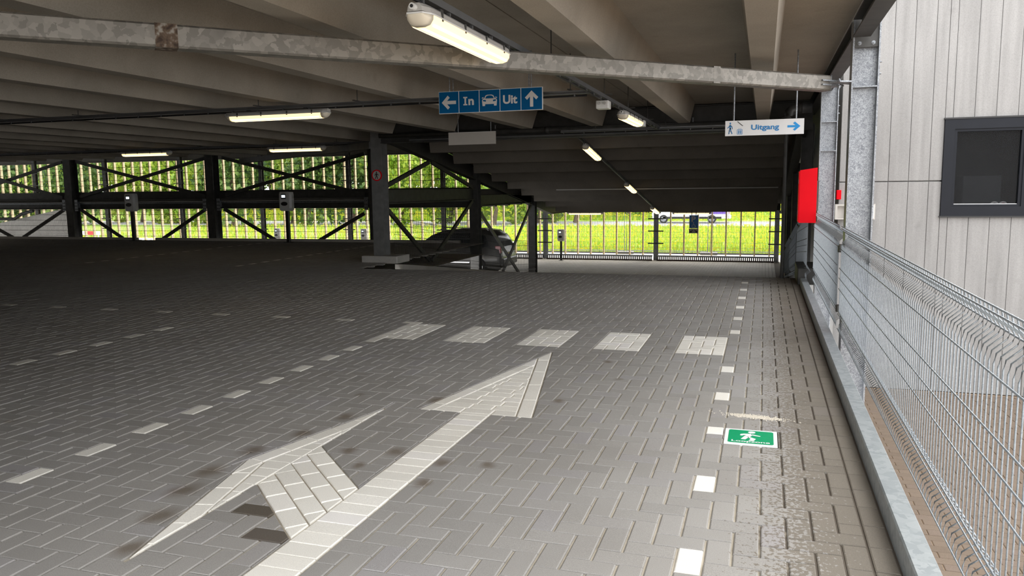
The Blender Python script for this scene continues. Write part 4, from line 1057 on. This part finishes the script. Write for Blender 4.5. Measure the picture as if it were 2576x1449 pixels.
# floor sign
t = thing('floor_sign', 'green and white walking-zone tile in the pavement reading Loopzone', 'sign', (-.035, 4.58, 0))
fx0, fx1, fy0_, fy1_ = -.180, .110, 4.432, 4.726
part(t, 'tile', MB().box(fx0, fx1, fy0_, fy1_, -.016, .001), M['paint_white'])
FWd, FHt = fx1-fx0, fy1_-fy0_
def ff_(z): return lambda u, v: (fx0+u*FWd, fy0_+v*FHt, z)
rr = .05; c_ = [(.07+rr, .11+rr), (.93-rr, .11+rr), (.93-rr, .93-rr), (.07+rr, .93-rr)]
rp = []
for (a, b_), st_ in zip(c_, (180, 270, 0, 90)):
    for k in range(6): th = math.radians(st_+k*18); rp.append((a+rr*math.cos(th), b_+rr*math.sin(th)))
g = MB(); g.flat(rp, ff_(.0018)); part(t, 'green_field', g, M['sign_green'])
g = MB()
for p in [disc2(.515, .815, .072, 20, .07)]+[[(.30, .66), (.36, .70), (.50, .72), (.53, .62), (.48, .50), (.38, .56), (.41, .62), (.36, .60), (.33, .56), (.29, .58)], [(.50, .66), (.53, .69), (.69, .61), (.67, .57), (.53, .62)], [(.38, .55), (.47, .50), (.40, .33), (.31, .34)], [(.42, .53), (.50, .49), (.60, .41), (.56, .27), (.46, .27), (.50, .39)]]: g.flat(p, ff_(.0024))
part(t, 'pictogram', g, M['paint_white'], 'white walking figure')
g = MB(); put_text(g, 'Loopzone', .14, .86, .135, .275, 0, .02, ff_(.0024)); part(t, 'lettering', g, M['paint_white'], 'white word Loopzone')
# round no pedestrians sign
SYc = 14.4-.13; scx, scz, sr_ = -7.395, 1.742, .112
t = thing('round_sign', 'round red-edged sign with a black pedestrian on the plinth column', 'sign', (scx, SYc, scz))
part(t, 'red_ring', MB().disc((scx, SYc-.012, scz), (0, 1, 0), sr_, .012, 32), M['red'])
g = MB(); g.flat([(scx+p[0], scz+p[1]) for p in disc2(0, 0, sr_*.80, 28)], lambda u, v: (u, SYc-.0135, v)); part(t, 'white_field', g, M['sign_grey'])
g = MB(); place(person(), scx-sr_*.62, scz-sr_*.66, sr_*1.2, sr_*1.32, g, SYc-.015); part(t, 'pictogram', g, M['black'], 'black walking figure')
# accessible parking sign
SY = 27.0; px0, px1 = -2.372, -2.072
t = thing('parking_sign', 'blue P sign with a wheelchair above a white two-arrow plate', 'sign', (px0, SY, -.115))
part(t, 'blue_board', MB().box(px0, px1, SY, SY+.02, .05, .49), M['sign_white'])
part(t, 'blue_field', MB().box(px0+.008, px1-.008, SY-.002, SY, .058, .482), pm('lit_sign_blue', (.01, .17, .55), .3, 0, 0))  # brighter blue than the other signs, its lit look put into the colour
g = MB(); put_text(g, 'P', px0+.075, px0+.215, .27, .455, SY-.004, .03)
part(t, 'lettering', g, M['sign_print_white'], 'white letter P')
g = MB(); q = [(px0+.14, .235), (px0+.145, .17), (px0+.19, .165), (px0+.205, .105), (px0+.225, .11)]
for s_ in thick(q, .016): g.flat(s_, lambda u, v: (u, SY-.004, v))
arc = [(px0+.145+.055*math.cos(math.radians(a)), .125+.05*math.sin(math.radians(a))) for a in range(110, 371, 20)]
for s_ in thick(arc, .012): g.flat(s_, lambda u, v: (u, SY-.004, v))
g.flat([(px0+.14+p[0], .25+p[1]) for p in disc2(0, 0, .014, 10)], lambda u, v: (u, SY-.004, v))
part(t, 'pictogram', g, M['sign_print_white'], 'white wheelchair')
part(t, 'lower_plate', MB().box(px0-.01, px1+.004, SY, SY+.02, -.115, .04), M['sign_grey'])
g = MB()
for sgn, xx in ((-1, px0+.085), (1, px0+.215)):
    a = (xx-sgn*.035, -.005); b_ = (xx+sgn*.04, -.08)
    for s_ in thick([a, b_], .022)+[[(b_[0]+sgn*.012, b_[1]-.012), (b_[0]-sgn*.055, b_[1]-.008), (b_[0]+sgn*.008, b_[1]+.055)]]: g.flat(s_, lambda u, v: (u, SY-.003, v))
part(t, 'arrows', g, M['black'], 'two black arrows pointing outwards and down')
rods(t, (px0+.08, px1-.08), SY+.01, .49, zr(27)+.01, .012, M['steel_dark'])

# ================================================================== LUMINAIRES AND RAILS
def make_luminaire():
    t = thing('luminaire', '', 'lamp')
    Lh, w, zt = .71, .078, 0.0
    def prof(k, z0, z1): return None
    hs = MB(); P = [(-.045, 0), (.045, 0), (.068, -.018), (.074, -.045), (-.074, -.045), (-.068, -.018)]
    hs.loft([[(x, y*k, z*kz) for y, z in P] for x, k, kz in ((-Lh, .55, .9), (-Lh+.05, .92, 1), (-Lh+.09, 1, 1), (Lh-.09, 1, 1), (Lh-.05, .92, 1), (Lh, .55, .9))])
    part(t, 'housing', hs, M['housing'])
    part(t, 'gasket', MB().loft([[(x, y*k, z) for y, z in ((-.078, -.045), (.078, -.045), (.078, -.053), (-.078, -.053))] for x, k in ((-Lh-.004, .56), (-Lh+.05, .93), (-Lh+.09, 1), (Lh-.09, 1), (Lh-.05, .93), (Lh+.004, .56))]), M['plastic_white'])
    D = [(-.074, -.053), (-.072, -.075), (-.055, -.100), (-.025, -.110), (.025, -.110), (.055, -.100), (.072, -.075), (.074, -.053)]
    def dr_(x, k, kz): return [(x, y*k, -.053+(z+.053)*kz) for y, z in D]
    part(t, 'diffuser', MB().loft([dr_(x, k, kz) for x, k, kz in ((-Lh+.075, .98, .97), (-Lh+.11, 1, 1), (Lh-.11, 1, 1), (Lh-.075, .98, .97))]), M['lamp'], 'glowing warm white diffuser', smooth=False)
    part(t, 'lamp_tube', MB().loft([[(x, y, z) for y, z in ((-.016, -.1095), (-.012, -.1115), (.012, -.1115), (.016, -.1095))] for x in (-Lh+.10, Lh-.10)]).loft([[(x, y, z) for y, z in ((.052, -.1025), (.058, -.0995), (.064, -.091), (.060, -.0905))] for x in (-Lh+.10, Lh-.10)]).loft([[(x, -y, z) for y, z in ((.052, -.1025), (.058, -.0995), (.064, -.091), (.060, -.0905))] for x in (-Lh+.10, Lh-.10)]), M['tube'], 'brighter line of the lamp tubes')
    for s in (-1, 1):
        part(t, 'diffuser_end', MB().loft([dr_(s*x, k, kz) for x, k, kz in ((Lh-.074, .98, .97), (Lh-.04, .86, .86), (Lh-.012, .66, .55), (Lh, .55, .06))]), M['diffuser'], smooth=True)
        for x in (-.52, -.18, .18, .52): part(t, 'clip', MB().box(x-.008, x+.008, s*.0735-.004, s*.0735+.004, -.062, -.012), M['steel_dark'])
    gl = part(t, 'cable_gland', MB().tube([(-Lh+.01, .0, -.022), (-Lh-.035, .0, -.022)], .017, 12), M['plastic_white']); part(gl, 'cable_entry', MB().disc((-Lh-.036, 0, -.022), (-1, 0, 0), .009, .002, 10), M['plastic_black'])
    for x in (-.4, .4): part(t, 'bracket', MB().box(x-.02, x+.02, -.022, .022, 0, .028), M['steel_dark'])
    return t
proto = make_luminaire(); first = [True]
def luminaire(c, rz, label, ry=0.0):
    o = proto if first[0] else copy_tree(proto)
    first[0] = False
    o.location = c; o.rotation_mode = 'XYZ'; o.rotation_euler = (0, ry, rz); o['label'] = label; o['group'] = 'lit tube luminaires'
    return o
H90 = math.pi/2
luminaire((-1.72, 4.50, 2.385), H90, 'large lit luminaire above the spangled brace')
luminaire((-1.72, 10.65, 2.400), H90, 'lit luminaire on the lengthwise cable rail beside the Uitgang sign')
luminaire((-5.64, 8.35, 2.412), 0, 'lit luminaire on the crosswise cable rail left of the In Uit sign')
luminaire((-13.72, 15.0, 2.412), 0, 'lit luminaire on the far rail above the first tall charger')
luminaire((-9.69, 15.0, 2.412), 0, 'lit luminaire on the far rail beside the plinth column')
SL = math.atan(.148)
for yc, lab in ((16.2, 'lit luminaire at the top of the sloping soffit'), (21.2, 'lit luminaire halfway down the sloping soffit'), (26.2, 'lit luminaire at the bottom of the sloping soffit')):
    luminaire((-3.42, yc, zr(yc)-.045), H90, lab, SL)
luminaire((-2.55, 29.97, .526), 0, 'lit luminaire above the accessible parking sign by the facade')
luminaire((-6.6, 29.97, .526), 0, 'lit luminaire above the pale charger by the facade')
def rail(label, a, b_, rods_at, top=SLAB_Z+.02, w=.055, h=.04, step=.36):
    a = Vector(a); b_ = Vector(b_); d = (b_-a).normalized(); l = (b_-a).length
    t = thing('cable_rail', label, 'cable rail', tuple(a), 'cable rails')
    part(t, 'channel', MB().bar(a, b_, w, h), M['rail'])
    part(t, 'conduit', MB().tube([a+Vector((0, 0, -h/2-.016))+d*.02, b_+Vector((0, 0, -h/2-.016))-d*.02], .011, 8), M['plastic_black'])
    part(t, 'side_conduit', MB().tube([a+Vector((-d.y*.04, d.x*.04, -.012)), b_+Vector((-d.y*.04, d.x*.04, -.012))], .010, 8), M['rail'])
    cm_ = mesh('clip', MB().box(-.008, .008, -.018, .018, -.042, -.018), M['rail']); n = 0
    s = .15
    while s < l and n < 120:
        o = link('clip', cm_, t, d*s); o.rotation_euler = (0, 0, math.atan2(d.y, d.x)); s += step; n += 1
    for s in rods_at:
        p = a+d*s
        part(t, 'hanging_rod', MB().tube([(p.x, p.y, p.z), (p.x, p.y, top if top > 2 else p.z+.3)], .005, 6), M['steel_dark'])
        part(t, 'rod_bracket', MB().bar(p+Vector((d.y*.09, -d.x*.09, .028)), p-Vector((d.y*.09, -d.x*.09, -.028)), .03, .008), M['steel_dark'])
    return t
rail('lengthwise cable rail carrying the large luminaire', (-1.72, 1.2, 2.44), (-1.72, 13.6, 2.44), (.6, 2.3, 5.3, 7.6, 9.2, 11))
rail('crosswise cable rail passing behind the In Uit sign', (-1.80, 8.35, 2.452), (-16, 8.35, 2.452), (.2, 2.75, 4.1, 6.9, 8.3, 11))
rail('far crosswise cable rail with two luminaires', (-7.9, 15.0, 2.452), (-20, 15.0, 2.452), (.8, 2.3, 4.3, 7.5, 10))
rail('crosswise cable rail above the head of the ramp', (.4, 13.5, 2.42), (-3.4, 13.5, 2.42), (.5, 2.0, 3.2))
t = rail('sloping cable rail down the ramp soffit', (-3.42, 14.9, zr(14.9)-.012), (-3.42, 27.6, zr(27.6)-.012), (), .5)
# junction boxes on the lengthwise rail
for y, lab in ((8.75, 'pale junction box on the lengthwise rail near the In Uit sign'), (11.48, 'pale junction box at the end of the luminaire by the Uitgang sign')):
    t = thing('junction_box', lab, 'junction box', (-1.72, y, 2.33), 'junction boxes on the rail')
    part(t, 'box', MB().rbox(-1.79, -1.65, y-.08, y+.08, 2.305, 2.392, .008), M['plastic_white'])
    for dx in (-.035, .035): part(t, 'cable_gland', MB().tube([(-1.72+dx, y-.08, 2.36), (-1.72+dx, y-.12, 2.36)], .016, 10), M['housing'])
# sprinkler pipe and conduits near the girder
t = thing('sprinkler_pipe', 'grey sprinkler pipe along the girder at the head of the ramp', 'pipe', (-7.2, 14.05, 2.52))
part(t, 'pipe', MB().tube([(-7.2, 14.05, 2.50), (.35, 14.05, 2.50)], .048, 14), M['steel_dark'], smooth=True)
for x in (-5.6, -3.8, -2.0, -.5):
    part(t, 'coupling', MB().tube([(x-.04, 14.05, 2.50), (x+.04, 14.05, 2.50)], .06, 14), M['steel_dark'], smooth=True)
    part(t, 'sprinkler_head', MB().tube([(x+.8, 14.05, 2.54), (x+.8, 14.05, 2.61), (x+.8, 14.05, 2.615), (x+.8, 14.05, 2.625)], [.014, .011, .022, .02], 10), M['galv'])
t = thing('pipe_elbow', 'grey grooved pipe bend beside the column by the red cabinet', 'pipe', (.5, 12.9, 2.55))
part(t, 'bend', MB().tube([(.30, 12.9, 2.36), (.30, 12.9, 2.47), (.325, 12.9, 2.53), (.38, 12.9, 2.58), (.45, 12.9, 2.60), (.66, 12.9, 2.60)], .075, 14), M['rail'], smooth=True)
for a, b_ in (((.30, 12.9, 2.40), (.30, 12.9, 2.45)), ((.46, 12.9, 2.60), (.52, 12.9, 2.60))): part(t, 'clamp', MB().tube([a, b_], .09, 14), M['steel_dark'], smooth=True)
single('riser_pipe', MB().tube([(.30, 12.9, LOW_Z+.6), (.30, 12.9, 2.36)], .03, 10), M['steel_dark'], 'thin dark riser pipe below the pipe bend', 'pipe')
single('soffit_conduit', MB().tube([(-5.6, 21.65, 1.40), (.35, 21.65, 1.40)], .016, 8), M['plastic_white'], 'pale conduit across the sloping soffit', 'conduit')
single('cable_tray', MB().box(-6.6, .5, 14.12, 14.24, 2.385, 2.392).box(-6.6, .5, 14.12, 14.125, 2.385, 2.42).box(-6.6, .5, 14.235, 14.24, 2.385, 2.42), M['rail'], 'cable tray along the girder below the sprinkler pipe', 'cable tray')

# ================================================================== CHARGERS
def make_charger():
    t = thing('charger', '', 'charger')
    w, d = .165, .10
    bd = MB()
    for_r = []
    for z, k in ((.90, .80), (.93, .95), (.99, 1.0), (1.36, 1.0), (1.42, .95), (1.44, .84)):
        c = .045; a, b_ = w*k, d*k
        for_r.append([(-a+c, -b_, z), (a-c, -b_, z), (a, -b_+c, z), (a, b_-c, z), (a-c, b_, z), (-a+c, b_, z), (-a, b_-c, z), (-a, -b_+c, z)])
    bd.loft(for_r); part(t, 'body', bd, M['plastic_white'])
    sf = part(t, 'screen_bezel', MB().box(-.085, .035, -d-.004, -d+.01, 1.24, 1.38), M['plastic_black'])
    part(sf, 'screen', MB().box(-.070, .020, -d-.006, -d-.004, 1.275, 1.345), M['screen'], 'lit display')
    part(t, 'socket', MB().prism(disc2(-.01, 1.10, .085, 20, .055), lambda u, v, dd: (u, dd, v), -d-.008, -d+.01), M['plastic_black'])
    part(t, 'pole', MB().rbox(-.045, .045, -.02, .06, 0, .92, .01), M['plastic_black']); part(t, 'base_plate', MB().box(-.10, .10, -.06, .10, 0, .012), M['steel_dark'])
    return t
ch = make_charger()
spots_c = [((-18.33, 19.3, 0), 1.0, 'white charger on a black post in the second braced bay'), ((-12.87, 19.3, 0), 1.0, 'white charger on a black post in the third braced bay'),
           ((-7.63, 30.2, LOW_Z), .86, 'pale charger on a post beside the grey facade column'), ((-20.55, 30.0, LOW_Z), .86, 'small white charger on the lower level behind the third braced bay'), ((-16.25, 30.0, LOW_Z), .86, 'small white charger on the lower level behind the sign column')]
for n, (loc, s, lab) in enumerate(spots_c):
    o = ch if n == 0 else copy_tree(ch)
    o.location = loc; o.scale = (s*(1.25 if n < 2 else 1.0), s, s); o['label'] = lab; o['group'] = 'charging posts'

# ================================================================== SMALL FIXTURES on the right
t = thing('red_cabinet', 'bright red steel cabinet on the inside of the galvanised column', 'cabinet', (.45, 11.2, .94))
part(t, 'body', MB().prism([(.452, .942), (.668, .942), (.668, 1.672), (.452, 1.640)], lambda u, v, d: (u, d, v), 11.20, 11.50), M['red'])
dr_ = part(t, 'door', MB().box(.440, .4515, 11.205, 11.495, .955, 1.625), M['red'])
part(dr_, 'hinge', MB().box(.434, .440, 11.21, 11.23, 1.05, 1.11).box(.434, .440, 11.21, 11.23, 1.46, 1.52), M['steel_dark'])
part(t, 'mounting_bracket', MB().box(.668, .70, 11.35, 11.42, 1.1, 1.5), M['steel_dark'])
t = thing('wall_box', 'light grey electrical box on the concrete wall behind the brace column', 'junction box', (1.2, WY, .97))
part(t, 'housing', MB().box(.945, 1.455, WY-.10, WY-.002, .965, .985).box(.945, 1.455, WY-.10, WY-.002, 1.15, 1.175).box(.945, .975, WY-.10, WY-.002, .985, 1.15).box(1.10, 1.455, WY-.10, WY-.002, .985, 1.15).box(.975, 1.10, WY-.03, WY-.002, .985, 1.15), M['sign_grey'])
part(t, 'lid', MB().box(1.12, 1.44, WY-.108, WY-.10, .98, 1.16), M['plastic_white'])
single('alarm_sounder', MB().rbox(.955, 1.02, WY-.07, WY-.002, 1.24, 1.37, .01), M['red'], 'small red alarm sounder on the edge of the concrete wall', 'alarm')
# little sand spill near the floor sign
rs = random.Random(3); sp_ = MB()
for k in range(900):
    x = rs.gauss(-.02, .085); y = 5.01-.12*(x+.02)+rs.gauss(0, .020); s = rs.uniform(.002, .005)
    sp_.add([(x-s, y-s, .0005), (x+s, y-s, .0005), (x+s, y+s, .0005), (x-s, y+s, .0005), (x, y, .0005+s)], [(0, 1, 4), (1, 2, 4), (2, 3, 4), (3, 0, 4)])
o = link('sand_spill', mesh('sand_spill', sp_, pm('pale_sand', (.66, .61, .52), .95, 0, .2, 200))); o['kind'] = 'stuff'; o['label'] = 'pale sand spilled on the pavers by the floor sign'; o['category'] = 'sand'

# ================================================================== PARKED CAR on the lower level
cx0, cx1, cyn, cyf, cz = -12.35, -8.05, 23.9, 25.68, LOW_Z
t = thing('parked_car', 'dark estate car parked on the lower level behind the sloping mesh', 'car', (cx0, cyn, cz))
# side profile: x from the nose, z lower and z upper, half width factor
st = [(0.0, .40, .62, .78), (.12, .26, .74, .88), (.45, .22, .84, .95), (.95, .22, .93, .97), (1.25, .22, .98, .98), (1.75, .22, 1.34, .985), (2.15, .22, 1.49, .985), (2.75, .22, 1.555, .985), (3.4, .22, 1.55, .985), (3.85, .22, 1.49, .975), (4.10, .24, 1.33, .955), (4.22, .30, 1.05, .94), (4.27, .34, .75, .92), (4.30, .42, .62, .90)]
yc_, hw_ = (cyn+cyf)/2, (cyf-cyn)/2
bm_ = MB(); rg = []
for x, zl, zu, k in st:
    w = hw_*k; belt = min(.92, zu); roof_w = w*(.74 if zu > 1.1 else .88)
    rg.append([(cx0+x, yc_-w*.92, cz+zl), (cx0+x, yc_-w, cz+zl+.14*(zu-zl)), (cx0+x, yc_-w*1.0, cz+zl+.55*(belt-zl)), (cx0+x, yc_-w*.955, cz+belt-.01), (cx0+x, yc_-roof_w*1.04, cz+max(zu-.06, belt)), (cx0+x, yc_-roof_w*.8, cz+zu),
               (cx0+x, yc_+roof_w*.8, cz+zu), (cx0+x, yc_+roof_w*1.04, cz+max(zu-.06, belt)), (cx0+x, yc_+w*.955, cz+belt-.01), (cx0+x, yc_+w, cz+zl+.55*(belt-zl)), (cx0+x, yc_+w, cz+zl+.14*(zu-zl)), (cx0+x, yc_+w*.92, cz+zl)])
bm_.loft(rg); part(t, 'body', bm_, M['car_paint'], smooth=True)
def side_glass(pts, name='side_window'):
    m_ = MB()
    for u, v in pts: pass
    def f(u, v, d):
        w = hw_*.985*(1-.26*max(0, min(1, (v-.92)/.60)))
        return (cx0+u, yc_-w-d, cz+v)
    m_.prism(pts, f, -.03, .008); part(t, name, m_, M['car_glass'])
side_glass([(1.42, .96), (2.38, .96), (2.38, 1.42), (2.02, 1.38), (1.72, 1.24)]); side_glass([(2.44, .96), (3.28, .96), (3.24, 1.43), (2.44, 1.43)]); side_glass([(3.34, .96), (3.90, .99), (3.72, 1.34), (3.30, 1.42)])
m_ = MB().prism([(-.58, .98), (.58, .98), (.50, 1.36), (-.50, 1.36)], lambda u, v, d: (cx0+4.25-(v-.98)*.50+d, yc_+u, cz+v), -.03, .012); part(t, 'rear_window', m_, M['car_glass'])
for s in (-1, 1):
    part(t, 'tail_light', MB().rbox(cx0+4.08, cx0+4.285, yc_+s*(hw_*.80)-.09, yc_+s*(hw_*.80)+.09, cz+.78, cz+1.02, .02), M['lamp_red'])
part(t, 'rear_bumper', MB().rbox(cx0+4.15, cx0+4.36, yc_-hw_*.86, yc_+hw_*.86, cz+.36, cz+.60, .05), M['car_paint'])
part(t, 'number_plate', MB().box(cx0+4.30, cx0+4.312, yc_-.26, yc_+.26, cz+.66, cz+.77), pm('yellow_plate', (.7, .5, .03), .4, 0, 0))
part(t, 'roof_rail', MB().tube([(cx0+2.1, yc_-hw_*.66, cz+1.54), (cx0+2.2, yc_-hw_*.66, cz+1.60), (cx0+3.7, yc_-hw_*.66, cz+1.58), (cx0+3.8, yc_-hw_*.66, cz+1.51)], .014, 8), M['chrome'])
part(t, 'side_trim', MB().box(cx0+.9, cx0+3.6, cyn-.004, cyn+.02, cz+.46, cz+.50), M['chrome'], 'pale trim strip along the side')
part(t, 'door_mirror', MB().rbox(cx0+1.42, cx0+1.58, cyn-.16, cyn+.02, cz+.96, cz+1.08, .03), M['car_paint'])
for wx in (.80, 3.48):
    for y0, y1 in ((cyn-.01, cyn+.20), (cyf-.20, cyf+.01)):
        w_ = part(t, 'wheel', MB().tube([(cx0+wx, y0, cz+.33), (cx0+wx, y0+.03, cz+.33), (cx0+wx, y1-.03, cz+.33), (cx0+wx, y1, cz+.33)], [.29, .33, .33, .29], 22), M['rubber'], smooth=False)
        part(w_, 'rim', MB().disc((cx0+wx, y0-.006, cz+.33), (0, 1, 0), .20, .02, 18), M['chrome'])
